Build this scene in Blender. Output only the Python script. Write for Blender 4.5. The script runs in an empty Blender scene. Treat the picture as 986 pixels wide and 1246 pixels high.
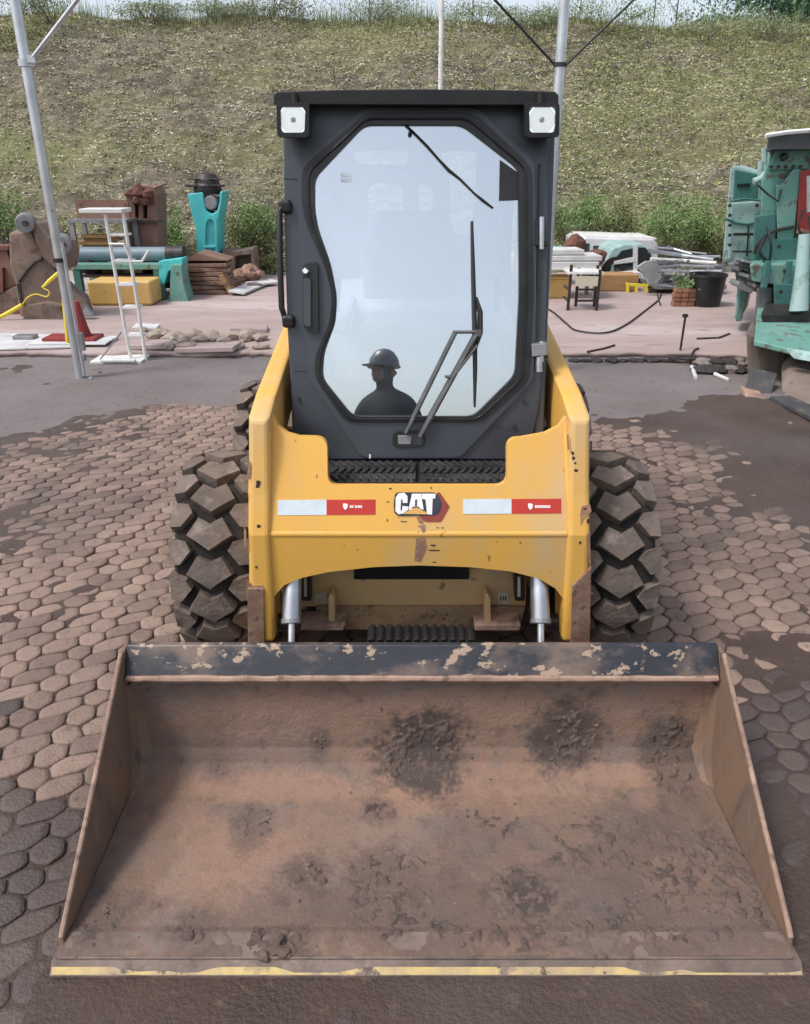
import bpy, bmesh, math, random
import numpy as np
from mathutils import Vector, Matrix
from mathutils.geometry import tessellate_polygon
R = math.radians
random.seed(7); RNG = np.random.default_rng(11)
SC = bpy.context.scene
COL = SC.collection

# ------------------------------------------------------------------ camera
cam = bpy.data.cameras.new("camera"); camo = bpy.data.objects.new("camera", cam); COL.objects.link(camo)
camo.location = (0, 0, 1.81); camo.rotation_euler = (R(90 - 24), 0, 0)
cam.sensor_fit = 'VERTICAL'; cam.sensor_height = 36; cam.lens = 36 * 950 / 1246
cam.clip_start = 0.02; cam.clip_end = 2000
SC.camera = camo

# ------------------------------------------------------------------ world, sun, exposure
SUN_DIR = Vector((-0.52, -0.30, 0.95)).normalized()      # towards the sun
el = math.asin(SUN_DIR.z); az = math.atan2(SUN_DIR.x, SUN_DIR.y)
W = bpy.data.worlds.new("World"); SC.world = W; W.use_nodes = True
nt = W.node_tree; nt.nodes.clear()
sky = nt.nodes.new('ShaderNodeTexSky'); sky.sky_type = 'NISHITA'; sky.sun_disc = False
sky.sun_elevation = el; sky.sun_rotation = az; sky.air_density = 1.0; sky.dust_density = 3.0; sky.ozone_density = 1.0
hs = nt.nodes.new('ShaderNodeHueSaturation'); hs.inputs['Saturation'].default_value = 0.52; hs.inputs['Value'].default_value = 1.0
bg = nt.nodes.new('ShaderNodeBackground'); bg.inputs['Strength'].default_value = 0.148
wo = nt.nodes.new('ShaderNodeOutputWorld')
nt.links.new(sky.outputs[0], hs.inputs['Color']); nt.links.new(hs.outputs[0], bg.inputs[0]); nt.links.new(bg.outputs[0], wo.inputs[0])
sun = bpy.data.lights.new("sun", 'SUN'); sun.energy = 1.5; sun.angle = R(12); sun.color = (1, .96, .9)
suno = bpy.data.objects.new("sun", sun); COL.objects.link(suno)
suno.rotation_euler = SUN_DIR.to_track_quat('Z', 'Y').to_euler()
SC.view_settings.view_transform = 'Standard'; SC.view_settings.look = 'None'
SC.view_settings.gamma = 1; SC.view_settings.use_curve_mapping = False
SC.view_settings.exposure = 0.64
SC.render.engine = 'CYCLES'
SC.cycles.max_bounces = 8; SC.cycles.transparent_max_bounces = 8

# ------------------------------------------------------------------ from the photograph's pixels to places
F_, P_, H_, CX, CY = 950., R(24), 1.81, 493., 623.
s_, c_ = math.sin(P_), math.cos(P_)
def ray(u, v):
    a = (u - CX) / F_; b = (v - CY) / F_
    return Vector((a, c_ - b * s_, -s_ - b * c_))
def A(u, v, Y):                 # the point seen at (u,v) standing Y metres away
    r = ray(u, v); t = Y / r.y
    return Vector((r.x * t, Y, H_ + r.z * t))
def G(u, v, z=0.):              # the point seen at (u,v) at height z
    r = ray(u, v); t = (z - H_) / r.z
    return Vector((r.x * t, r.y * t, z))
def PL(u, v, Y0, z0, k, off=0.):   # on the plane Y = Y0 + k (z - z0), raised by off towards the viewer
    r = ray(u, v)
    t = (Y0 + k * (H_ - z0)) / (r.y - k * r.z)
    n = Vector((0, -1, k)).normalized()
    return Vector((0, 0, H_)) + r * t + n * off
def DOOR(u, v, off=0.): return PL(u, v, 2.74, .95, .19, off)
def BUMP(u, v, off=0.):
    p = PL(u, v, 2.385, .668, .36, off)
    if p.z < .668: p = PL(u, v, 2.385, .668, -.02, off)
    return p

# ------------------------------------------------------------------ noise in numpy
def _h(ix, iy, seed):
    n = (ix.astype(np.int64) * 374761393 + iy.astype(np.int64) * 668265263 + seed * 1442695041) & 0x7fffffff
    n = ((n ^ (n >> 13)) * 1274126177) & 0x7fffffff
    n = (n ^ (n >> 16)) & 0xffff
    return n / 65535.0
def vnoise(x, y, seed=0):
    ix = np.floor(x); iy = np.floor(y); fx = x - ix; fy = y - iy
    fx = fx * fx * (3 - 2 * fx); fy = fy * fy * (3 - 2 * fy)
    a = _h(ix, iy, seed); b = _h(ix + 1, iy, seed); c = _h(ix, iy + 1, seed); d = _h(ix + 1, iy + 1, seed)
    return (a * (1 - fx) + b * fx) * (1 - fy) + (c * (1 - fx) + d * fx) * fy
def fbm(x, y, seed=0, o=4):
    t = 0; a = .5; x = np.asarray(x, float); y = np.asarray(y, float)
    for i in range(o):
        t = t + a * vnoise(x, y, seed + i); x = x * 2.03 + 7.1; y = y * 2.03 + 3.7; a *= .5
    return t / (1 - .5 ** o)

# ------------------------------------------------------------------ materials
def M(name, c1, c2=None, scale=4, band=(.4, .62), rough=.7, metal=0, bump=0, bscale=60, c3=None, scale3=20, band3=(.58, .66),
      island=0, spec=.5, detail=6, stretch=None, island_hue=0, coat=0, rough2=None, c4=None, scale4=3, band4=(.55,.62)):
    m = bpy.data.materials.new(name); m.use_nodes = True
    t = m.node_tree; b = t.nodes['Principled BSDF']; L = t.links
    b.inputs['Roughness'].default_value = rough; b.inputs['Metallic'].default_value = metal
    b.inputs['Specular IOR Level'].default_value = spec; b.inputs['Coat Weight'].default_value = coat
    tc = t.nodes.new('ShaderNodeTexCoord'); src = tc.outputs['Object']
    if stretch:
        mp = t.nodes.new('ShaderNodeMapping'); mp.inputs['Scale'].default_value = stretch; L.new(src, mp.inputs[0]); src = mp.outputs[0]
    def noise(sc, det):
        n = t.nodes.new('ShaderNodeTexNoise'); n.inputs['Scale'].default_value = sc; n.inputs['Detail'].default_value = det
        n.inputs['Roughness'].default_value = .62; L.new(src, n.inputs['Vector']); return n
    def mix(fac, a, bb):
        x = t.nodes.new('ShaderNodeMix'); x.data_type = 'RGBA'; L.new(fac, x.inputs[0])
        if isinstance(a, tuple): x.inputs[6].default_value = (*a, 1)
        else: L.new(a, x.inputs[6])
        if isinstance(bb, tuple): x.inputs[7].default_value = (*bb, 1)
        else: L.new(bb, x.inputs[7])
        return x.outputs[2]
    def ramp(n, lo, hi):
        r = t.nodes.new('ShaderNodeMapRange'); r.inputs[1].default_value = lo; r.inputs[2].default_value = hi
        L.new(n.outputs[0], r.inputs[0]); return r.outputs[0]
    cur = c1
    if c2: 
        f = ramp(noise(scale, detail), *band); cur = mix(f, c1, c2)
        if rough2 is not None:
            rr = t.nodes.new('ShaderNodeMapRange'); rr.inputs[3].default_value = rough; rr.inputs[4].default_value = rough2
            L.new(f, rr.inputs[0]); L.new(rr.outputs[0], b.inputs['Roughness'])
    if c4: cur = mix(ramp(noise(scale4, 7), *band4), cur, c4)
    if c3: cur = mix(ramp(noise(scale3, 8), *band3), cur, c3)
    if island:
        g = t.nodes.new('ShaderNodeNewGeometry'); h = t.nodes.new('ShaderNodeHueSaturation')
        mr = t.nodes.new('ShaderNodeMapRange'); mr.inputs[3].default_value = 1 - island; mr.inputs[4].default_value = 1 + island
        L.new(g.outputs['Random Per Island'], mr.inputs[0]); L.new(mr.outputs[0], h.inputs['Value'])
        if island_hue:
            ml = t.nodes.new('ShaderNodeMath'); ml.operation = 'MULTIPLY'; ml.inputs[1].default_value = 17.3
            fr = t.nodes.new('ShaderNodeMath'); fr.operation = 'FRACT'
            m2 = t.nodes.new('ShaderNodeMapRange'); m2.inputs[3].default_value = .5 - island_hue; m2.inputs[4].default_value = .5 + island_hue
            L.new(g.outputs['Random Per Island'], ml.inputs[0]); L.new(ml.outputs[0], fr.inputs[0]); L.new(fr.outputs[0], m2.inputs[0]); L.new(m2.outputs[0], h.inputs['Hue'])
        if isinstance(cur, tuple): h.inputs['Color'].default_value = (*cur, 1)
        else: L.new(cur, h.inputs['Color'])
        cur = h.outputs[0]
    if isinstance(cur, tuple): b.inputs['Base Color'].default_value = (*cur, 1)
    else: L.new(cur, b.inputs['Base Color'])
    if bump:
        bp = t.nodes.new('ShaderNodeBump'); bp.inputs['Strength'].default_value = bump; bp.inputs['Distance'].default_value = .01
        L.new(noise(bscale, 6).outputs[0], bp.inputs['Height']); L.new(bp.outputs[0], b.inputs['Normal'])
    return m

MT = {}
MT['yellow'] = M('yellow paint', (.73, .405, .078), (.64, .36, .08), 3, (.35, .7), .40, bump=.05, bscale=9, c3=(.24, .13, .07), scale3=17, band3=(.665, .70), c4=(.56, .39, .20), scale4=3.2, band4=(.5, .75), rough2=.6, stretch=(1, 1, .45))
MT['yellow_dusty'] = M('dusty yellow paint', (.58, .38, .15), (.47, .33, .18), 5, (.35, .7), .6, c3=(.12, .08, .05), scale3=14, band3=(.64, .70), bump=.05, bscale=20)
MT['yellow_mud'] = M('muddy yellow ledge', (.34, .23, .11), (.22, .15, .09), 9, (.4, .6), .85, bump=.3, bscale=50, c3=(.10, .07, .05), scale3=30, band3=(.55, .65))
MT['cab'] = M('dark slate cab paint', (.028, .034, .045), (.042, .049, .060), 3, (.4, .7), .33, bump=.04, bscale=30, spec=.7, c3=(.13, .12, .11), scale3=26, band3=(.70, .76), c4=(.060, .064, .070), scale4=2.5, band4=(.55, .8), rough2=.55)
MT['cab_in'] = M('grey cab lining', (.42, .44, .46), (.48, .50, .52), 4, rough=.8)
MT['black'] = M('black plastic', (.007, .0075, .009), (.013, .013, .014), 8, rough=.45, bump=.05)
MT['mat'] = M('shiny black tread', (.02, .021, .023), (.05, .048, .046), 9, rough=.28, spec=.8)
MT['rubber'] = M('black rubber seal', (.006, .006, .007), (.016, .015, .016), 10, rough=.4, bump=.05)
MT['tyre'] = M('dusty tyre rubber', (.168, .128, .105), (.110, .085, .072), 6, (.35, .65), .92, bump=.6, bscale=60, c3=(.23, .19, .165), scale3=14, band3=(.55, .72), c4=(.06, .049, .044), scale4=9, band4=(.58, .70), island=.18)
MT['tyre_dark'] = M('dark tyre carcass', (.014, .011, .010), (.035, .026, .022), 9, (.45, .7), .95, bump=.3, bscale=70)
MT['steel_dark'] = M('dark greasy steel', (.020, .019, .020), (.050, .041, .036), 8, rough=.5, metal=.3)
MT['wiper'] = M('faded wiper paint', (.06, .063, .068), (.11, .112, .115), 14, rough=.5)
MT['chrome'] = M('chrome rod', (.85, .86, .88), rough=.12, metal=1)
MT['silver'] = M('silver steel', (.55, .57, .60), (.42, .43, .45), 6, rough=.35, metal=.85, bump=.04)
MT['bright'] = M('lamp reflector', (.95, .97, .98), rough=.38, metal=1)
MT['lamp_emit'] = M('emissive lamp bowl', (.9, .93, .95), rough=.22, metal=.8); _b = MT['lamp_emit'].node_tree.nodes['Principled BSDF']; _b.inputs['Emission Color'].default_value = (.86, .95, 1, 1); _b.inputs['Emission Strength'].default_value = .22  # faint emission added to the headlamp bowl and reflector
MT['galv'] = M('galvanised pole', (.60, .63, .66), (.48, .50, .53), 5, rough=.33, metal=.75, c3=(.30, .26, .22), scale3=18, band3=(.63, .70))
MT['grey_steel'] = M('grey steel', (.20, .21, .22), (.28, .285, .29), 6, rough=.45, metal=.5, c3=(.22, .15, .11), scale3=14, band3=(.62, .7))
MT['steel_worn'] = M('worn dark plate', (.040, .040, .045), (.062, .058, .058), 5, rough=.75, bump=.2, c3=(.12, .09, .075), scale3=9, band3=(.56, .7))
MT['rust'] = M('rusty worn steel', (.20, .105, .065), (.30, .20, .15), 9, rough=.7, bump=.2, c3=(.09, .05, .035), scale3=25, band3=(.56, .64), metal=.15)
MT['bucket'] = M('dust caked steel', (.232, .138, .096), (.150, .104, .085), 2.2, (.38, .60), .8, bump=.45, bscale=80, c3=(.078, .057, .049), scale3=18, band3=(.54, .74), c4=(.168, .124, .104), scale4=5.5, band4=(.46, .62))
MT['bucket_side'] = M('dust caked side steel', (.195, .118, .076), (.145, .098, .076), 4, (.35, .65), .7, bump=.35, bscale=45, c3=(.085, .062, .052), scale3=13, band3=(.56, .7), c4=(.32, .22, .13), scale4=4, band4=(.60, .72), stretch=(1, 1, .4))
MT['bar'] = M('chipped blue black paint', (.018, .020, .027), (.034, .034, .040), 5, (.4, .65), .42, c4=(.155, .110, .086), scale4=5, band4=(.50, .64), c3=(.33, .24, .175), scale3=24, band3=(.585, .62), bump=.2, bscale=30, stretch=(.7, 1, 1))
MT['lip'] = M('dusty steel lip', (.36, .235, .175), (.22, .142, .108), 9, rough=.75, bump=.3, bscale=60, c3=(.12, .08, .06), scale3=22, band3=(.56, .68))
MT['edge'] = M('worn yellow edge', (.52, .39, .15), (.36, .27, .16), 14, (.4, .6), .6, c4=(.19, .14, .115), scale4=6, band4=(.54, .60), c3=(.09, .065, .052), scale3=25, band3=(.58, .64), bump=.1)
MT['edge_steel'] = M('ground down steel', (.200, .148, .124), (.140, .102, .086), 4, (.4, .6), .6, metal=.1, bump=.3, bscale=60, c3=(.085, .062, .053), scale3=12, band3=(.50, .68))
MT['soil'] = M('dark damp soil', (.080, .057, .049), (.140, .098, .080), 7, (.38, .62), .95, bump=.7, bscale=80, c3=(.048, .038, .036), scale3=35, band3=(.55, .66))
MT['clod'] = M('soil clods', (.095, .068, .057), (.145, .102, .082), 14, rough=.95, bump=.5, bscale=60, island=.25)
MT['white_sticker'] = M('white reflective tape', (.60, .68, .72), (.54, .62, .67), 30, rough=.35, c3=(.66, .60, .48), scale3=14, band3=(.64, .72))
MT['red_sticker'] = M('red reflective tape', (.52, .035, .022), (.44, .030, .022), 20, rough=.35, c3=(.50, .16, .08), scale3=18, band3=(.66, .74))
MT['white_paint'] = M('white print', (.80, .80, .78), (.72, .71, .69), 20, rough=.5)
MT['navy'] = M('navy print', (.020, .022, .042), (.04, .038, .055), 25, rough=.4, c3=(.30, .22, .2), scale3=60, band3=(.64, .7))
MT['maroon'] = M('maroon print', (.26, .045, .032), (.21, .038, .03), 20, rough=.45)
MT['logo_yellow'] = M('logo yellow', (.62, .36, .11), rough=.5)
MT['scar'] = M('rust scar', (.24, .13, .09), (.34, .20, .12), 40, rough=.8, bump=.3)
MT['label'] = M('pale label', (.55, .50, .40), (.45, .40, .30), 60, rough=.6)
MT['seat'] = M('grey seat vinyl', (.16, .165, .175), (.20, .205, .215), 5, rough=.55)
MT['paver'] = M('concrete paver', (.262, .180, .142), (.185, .128, .102), 1.4, (.35, .65), .72, bump=.7, bscale=90, island=.26, c4=(.115, .086, .075), scale4=.6, band4=(.52, .66), c3=(.100, .070, .057), scale3=24, band3=(.55, .74))
MT['paver_shaded'] = M('shade darkened damp paver', (.092, .066, .057), (.064, .045, .039), 1.6, (.35, .65), .5, bump=.7, bscale=90, island=.2, c3=(.16, .115, .092), scale3=9, band3=(.60, .72))  # canopy shade over the damp foreground put into the near pavers' colour
MT['dirt'] = M('packed dirt', (.041, .0215, .0145), (.074, .045, .034), 1.7, (.35, .68), .46, bump=.9, bscale=70, c4=(.076, .055, .046), scale4=.6, band4=(.46, .62), c3=(.115, .078, .060), scale3=24, band3=(.57, .76), rough2=.8)
MT['apron'] = M('grey dusty asphalt', (.125, .104, .100), (.175, .150, .147), .8, (.35, .65), .75, bump=.5, bscale=60, c3=(.09, .07, .064), scale3=16, band3=(.56, .75))
MT['slab'] = M('pink grey concrete', (.36, .275, .255), (.29, .225, .215), .7, (.35, .7), .8, bump=.2, bscale=30, c3=(.24, .17, .15), scale3=5, band3=(.56, .72), c4=(.42, .35, .34), scale4=.45, band4=(.5, .65), stretch=(.6, 1.4, 1))
MT['slab_edge'] = M('broken concrete', (.14, .115, .105), (.28, .23, .21), 6, rough=.95, bump=.6, bscale=20)
MT['ground'] = M('far ground', (.16, .12, .09), (.12, .11, .06), .5, rough=1)
MT['hill'] = M('dry bank soil', (.165, .140, .102), (.072, .061, .048), 3.2, (.40, .60), .98, bump=1.0, bscale=26, c4=(.145, .148, .062), scale4=.35, band4=(.44, .60), c3=(.29, .26, .185), scale3=11, band3=(.55, .66), stretch=(.55, 1, 1.6))
MT['litter'] = M('dry plant litter', (.36, .325, .235), (.205, .190, .138), 1.0, rough=.95, island=.8)
MT['litter_green'] = M('green plant litter', (.25, .28, .115), (.31, .315, .16), 1.0, rough=.95, island=.6, island_hue=.02)
MT['grass_dry'] = M('dry grass', (.27, .23, .115), (.20, .19, .075), 1.2, rough=.95, island=.35)
MT['grass'] = M('green grass', (.125, .170, .040), (.195, .205, .070), 1.0, rough=.9, island=.35, island_hue=.02)
MT['leaf'] = M('shrub leaves', (.125, .215, .065), (.185, .255, .095), 3, rough=.8, island=.35, island_hue=.025)
MT['leaf_olive'] = M('olive leaves', (.11, .125, .045), (.16, .16, .07), 3, rough=.8, island=.4, island_hue=.03)
MT['leaf_pale'] = M('pale leaves', (.19, .24, .125), (.25, .28, .16), 3, rough=.8, island=.3, island_hue=.02)
MT['leaf_tree'] = M('tree leaves', (.085, .20, .105), (.12, .24, .13), 3, rough=.7, island=.35, island_hue=.03)
MT['bark'] = M('grey bark', (.14, .115, .09), (.20, .17, .14), 12, rough=.95, bump=.4)
MT['mud_steel'] = M('mud caked steel', (.155, .108, .085), (.215, .158, .128), 3.5, rough=.9, bump=.5, bscale=25, c3=(.075, .045, .03), scale3=6, band3=(.55, .68), c4=(.10, .075, .062), scale4=2, band4=(.5, .65))
MT['brown_steel'] = M('brown primed steel', (.17, .092, .066), (.225, .130, .096), 3, rough=.75, c3=(.06, .036, .026), scale3=9, band3=(.56, .68), bump=.2)
MT['red_brown'] = M('oxide steel', (.11, .045, .03), (.16, .07, .05), 5, rough=.85)
MT['teal'] = M('teal painted steel', (.105, .255, .210), (.135, .30, .25), 2.2, (.35, .65), .55, c3=(.10, .09, .07), scale3=9, band3=(.55, .64), c4=(.20, .30, .26), scale4=4, band4=(.52, .68), bump=.12)
MT['teal_dark'] = M('dark teal steel', (.035, .13, .122), (.055, .165, .15), 2.5, rough=.6, c3=(.06, .065, .058), scale3=8, band3=(.56, .68))
MT['teal_pale'] = M('pale teal sheet', (.27, .40, .39), (.34, .47, .45), 1.6, (.35, .65), .5, c3=(.14, .15, .12), scale3=9, band3=(.58, .70), c4=(.17, .27, .25), scale4=3, band4=(.55, .65), bump=.15)
MT['turq'] = M('turquoise casting', (.055, .42, .44), (.085, .50, .50), 3, rough=.5, c3=(.14, .22, .2), scale3=10, band3=(.64, .74))
MT['turq_shaded'] = M('shaded recess turquoise', (.04, .30, .32), (.06, .37, .38), 3, rough=.6, c3=(.1, .16, .15), scale3=9, band3=(.6, .7))
MT['bluegrey'] = M('blue grey pipe', (.12, .18, .215), (.16, .22, .25), 3, rough=.5)
MT['red_panel'] = M('red door panel', (.30, .035, .03), (.24, .03, .03), 3, rough=.5)
MT['roofsheet'] = M('dark roof sheet', (.045, .052, .055), (.08, .085, .085), 3, rough=.6, c3=(.35, .33, .3), scale3=6, band3=(.64, .7))
MT['mud'] = M('mud caked skirt', (.145, .112, .095), (.21, .165, .140), 2.2, rough=.95, bump=.5, bscale=20, c3=(.07, .055, .05), scale3=6, band3=(.58, .7))
MT['white_metal'] = M('white painted metal', (.70, .70, .68), (.58, .57, .55), 5, rough=.5, c3=(.33, .25, .19), scale3=14, band3=(.64, .7))
MT['white_board'] = M('white board', (.58, .58, .58), (.46, .45, .45), 2, rough=.6, c3=(.25, .19, .16), scale3=7, band3=(.60, .72))
MT['wood'] = M('timber', (.36, .21, .09), (.28, .16, .07), 4, rough=.8, stretch=(1, 6, 6))
MT['beam_yellow'] = M('yellow beam paint', (.60, .38, .11), (.52, .33, .12), 3, rough=.6, c3=(.25, .16, .1), scale3=8, band3=(.63, .7))
MT['strap'] = M('yellow strap', (.70, .55, .05), rough=.7)
MT['window'] = M('dark window', (.02, .028, .032), rough=.08, spec=.8)
MT['stone'] = M('broken stone', (.34, .28, .235), (.22, .175, .14), 5, rough=.95, bump=.6, bscale=25, c3=(.46, .42, .36), scale3=8, band3=(.55, .65))
MT['brick'] = M('clay brick', (.27, .125, .08), (.20, .09, .06), 8, rough=.9, island=.3)
MT['cone'] = M('red cone', (.24, .020, .018), (.17, .018, .016), 8, rough=.6, c3=(.3, .15, .12), scale3=14, band3=(.6, .7))
MT['coverall'] = M('dark navy coverall', (.016, .018, .026), (.022, .024, .032), 8, rough=.9)
MT['skin'] = M('skin', (.20, .10, .065), (.24, .125, .08), 14, rough=.6)
MT['helmet'] = M('grey helmet shell', (.07, .075, .085), rough=.35)
MT['boot'] = M('boots', (.015, .013, .012), rough=.6)
MT['wire'] = M('black wire', (.012, .012, .012), rough=.6)
MT['shard'] = M('dark burnt bits', (.02, .018, .018), (.05, .04, .035), 9, rough=.8)
# window pane of the cab: dusty tinted glass that mirrors most of the light
def pane_material():
    m = bpy.data.materials.new('mirror tinted glass'); m.use_nodes = True; t = m.node_tree; t.nodes.clear(); L = t.links
    o = t.nodes.new('ShaderNodeOutputMaterial'); mx = t.nodes.new('ShaderNodeMixShader'); mx.inputs[0].default_value = .50
    g = t.nodes.new('ShaderNodeBsdfGlossy'); g.inputs['Color'].default_value = (.96, .99, 1, 1); g.inputs['Roughness'].default_value = .0
    tr = t.nodes.new('ShaderNodeBsdfTransparent'); tr.inputs['Color'].default_value = (.92, .96, 1, 1)
    df = t.nodes.new('ShaderNodeBsdfDiffuse'); df.inputs['Color'].default_value = (.50, .52, .54, 1)
    m2 = t.nodes.new('ShaderNodeMixShader')
    tc = t.nodes.new('ShaderNodeTexCoord'); n = t.nodes.new('ShaderNodeTexNoise'); n.inputs['Scale'].default_value = 4; n.inputs['Detail'].default_value = 5
    mr = t.nodes.new('ShaderNodeMapRange'); mr.inputs[1].default_value = .35; mr.inputs[2].default_value = .75; mr.inputs[3].default_value = .01; mr.inputs[4].default_value = .06
    L.new(tc.outputs['Object'], n.inputs['Vector']); L.new(n.outputs[0], mr.inputs[0]); L.new(mr.outputs[0], m2.inputs[0])
    L.new(tr.outputs[0], mx.inputs[1]); L.new(g.outputs[0], mx.inputs[2]); L.new(mx.outputs[0], m2.inputs[1]); L.new(df.outputs[0], m2.inputs[2])
    L.new(m2.outputs[0], o.inputs[0]); return m
MT['pane'] = pane_material()
def clear_material():
    m = bpy.data.materials.new('lamp lens'); m.use_nodes = True; t = m.node_tree; t.nodes.clear(); L = t.links
    o = t.nodes.new('ShaderNodeOutputMaterial'); mx = t.nodes.new('ShaderNodeMixShader'); mx.inputs[0].default_value = .10
    g = t.nodes.new('ShaderNodeBsdfGlossy'); g.inputs['Roughness'].default_value = .05
    tr = t.nodes.new('ShaderNodeBsdfTransparent'); tr.inputs['Color'].default_value = (1, 1, 1, 1)
    L.new(tr.outputs[0], mx.inputs[1]); L.new(g.outputs[0], mx.inputs[2]); L.new(mx.outputs[0], o.inputs[0]); return m
MT['lens'] = clear_material()

# ------------------------------------------------------------------ building helpers
WL = {}                                           # world location of every object built
def empty(name, loc):
    o = bpy.data.objects.new(name, None); COL.objects.link(o); o.location = loc; o.empty_display_size = .1
    WL[o] = Vector(loc); return o
def tag(o, label=None, cat=None, group=None, kind=None):
    if label: o['label'] = label
    if cat: o['category'] = cat
    if group: o['group'] = group
    if kind: o['kind'] = kind
    return o
def link_mesh(me, name, mat, parent, loc):
    o = bpy.data.objects.new(name, me); COL.objects.link(o); me.materials.append(MT[mat] if isinstance(mat, str) else mat)
    WL[o] = Vector(loc)
    if parent is not None: o.parent = parent; o.location = Vector(loc) - WL[parent]
    else: o.location = loc
    return o
class MB:
    def __init__(s): s.bm = bmesh.new()
    def box(s, c, d, rot=None, taper=None):
        vs = []
        for sx in (-.5, .5):
            for sy in (-.5, .5):
                for sz in (-.5, .5):
                    p = Vector((sx * d[0], sy * d[1], sz * d[2]))
                    if taper and sz > 0: p.x *= taper; p.y *= taper
                    if rot is not None: p = rot @ p
                    vs.append(s.bm.verts.new(p + Vector(c)))
        for f in ((0, 1, 3, 2), (4, 6, 7, 5), (0, 4, 5, 1), (2, 3, 7, 6), (0, 2, 6, 4), (1, 5, 7, 3)):
            s.bm.faces.new([vs[i] for i in f])
        return s
    def hull(s, front, back, holes=()):      # loops of equal length joined into a solid; holes = [(front, back)]
        loops = [(front, back)] + list(holes); fv = []; bv = []; sizes = []
        for f, b in loops:
            fv += [s.bm.verts.new(p) for p in f]; bv += [s.bm.verts.new(p) for p in b]; sizes.append(len(f))
        tri = tessellate_polygon([[Vector(p) for p in f] for f, b in loops])
        for t in tri:
            if len(set(t)) == 3:
                try: s.bm.faces.new([fv[i] for i in t]); s.bm.faces.new([bv[i] for i in reversed(t)])
                except ValueError: pass
        k = 0
        for n in sizes:
            for i in range(n):
                a, b = k + i, k + (i + 1) % n
                s.bm.faces.new((fv[a], fv[b], bv[b], bv[a]))
            k += n
        return s
    def prism(s, pts, ext, holes=()):
        e = Vector(ext)
        return s.hull([Vector(p) for p in pts], [Vector(p) + e for p in pts], [([Vector(p) for p in h], [Vector(p) + e for p in h]) for h in holes])
    def tube(s, pts, r, n=8, caps=True):
        pts = [Vector(p) for p in pts]; rs = r if isinstance(r, (list, tuple)) else [r] * len(pts); rings = []
        up = None
        for i, p in enumerate(pts):
            d = (pts[min(i + 1, len(pts) - 1)] - pts[max(i - 1, 0)]).normalized()
            if up is None: up = d.orthogonal().normalized()
            up = (up - d * up.dot(d)); up = up.normalized() if up.length > 1e-6 else d.orthogonal().normalized()
            sd = d.cross(up)
            rings.append([s.bm.verts.new(p + (up * math.cos(2 * math.pi * k / n) + sd * math.sin(2 * math.pi * k / n)) * rs[i]) for k in range(n)])
        for a, b in zip(rings, rings[1:]):
            for k in range(n): s.bm.faces.new((a[k], a[(k + 1) % n], b[(k + 1) % n], b[k]))
        if caps: s.bm.faces.new(rings[0][::-1]); s.bm.faces.new(rings[-1])
        return s
    def lathe(s, prof, c, axis, n=32, closed=False):      # prof = [(along, radius)]
        c = Vector(c); ax = Vector(axis).normalized(); u = ax.orthogonal().normalized(); w = ax.cross(u); rings = []
        for a, r in prof:
            rings.append([s.bm.verts.new(c + ax * a + (u * math.cos(2 * math.pi * k / n) + w * math.sin(2 * math.pi * k / n)) * max(r, 1e-4)) for k in range(n)])
        pr = list(zip(rings, rings[1:])) + ([(rings[-1], rings[0])] if closed else [])
        for a, b in pr:
            for k in range(n): s.bm.faces.new((a[k], a[(k + 1) % n], b[(k + 1) % n], b[k]))
        if not closed: s.bm.faces.new(rings[0][::-1]); s.bm.faces.new(rings[-1])
        return s
    def rock(s, c, r, seed, flat=.7, sub=2):
        b2 = bmesh.new(); bmesh.ops.create_icosphere(b2, subdivisions=sub, radius=1); rr = random.Random(seed)
        ph = [rr.uniform(0, 6) for _ in range(6)]; m = {}
        sc = Vector((rr.uniform(.8, 1.3), rr.uniform(.8, 1.2), flat))
        for v in b2.verts:
            d = v.co.copy()
            k = 1 + .18 * math.sin(3 * d.x + ph[0]) + .15 * math.sin(4 * d.y + ph[1]) + .12 * math.sin(5 * d.z + ph[2]) + rr.uniform(-.10, .10)
            m[v] = s.bm.verts.new(Vector((d.x * sc.x, d.y * sc.y, d.z * sc.z)) * k * r + Vector(c))
        for f in b2.faces: s.bm.faces.new([m[v] for v in f.verts])
        b2.free(); return s
    def build(s, name, mat, parent=None, bevel=0, smooth=False, base=False, seg=2):
        bmesh.ops.recalc_face_normals(s.bm, faces=s.bm.faces)
        co = np.array([v.co[:] for v in s.bm.verts]); lo, hi = co.min(0), co.max(0); c = (lo + hi) / 2
        if parent is None: c[2] = lo[2]
        me = bpy.data.meshes.new(name); bmesh.ops.translate(s.bm, verts=s.bm.verts, vec=-Vector(c)); s.bm.to_mesh(me); s.bm.free()
        o = link_mesh(me, name, mat, parent, Vector(c))
        if smooth:
            me.polygons.foreach_set('use_smooth', [True] * len(me.polygons))
            try: me.set_sharp_from_angle(angle=R(40))
            except Exception: pass
        if bevel:
            b = o.modifiers.new('bevel', 'BEVEL'); b.width = bevel; b.segments = seg; b.limit_method = 'ANGLE'; b.angle_limit = R(35)
            b.harden_normals = False
        return o
def np_mesh(name, verts, faces, mat, parent=None, smooth=False, loc=(0, 0, 0)):
    verts = np.asarray(verts, np.float32) - np.asarray(loc, np.float32); faces = np.asarray(faces, np.int32)
    me = bpy.data.meshes.new(name); n, k = faces.shape
    me.vertices.add(len(verts)); me.vertices.foreach_set('co', verts.ravel())
    me.loops.add(n * k); me.loops.foreach_set('vertex_index', faces.ravel())
    me.polygons.add(n); me.polygons.foreach_set('loop_start', np.arange(0, n * k, k, dtype=np.int32))
    if smooth: me.polygons.foreach_set('use_smooth', np.ones(n, bool))
    me.update(calc_edges=True); me.validate()
    return link_mesh(me, name, mat, parent, Vector(loc))
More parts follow.
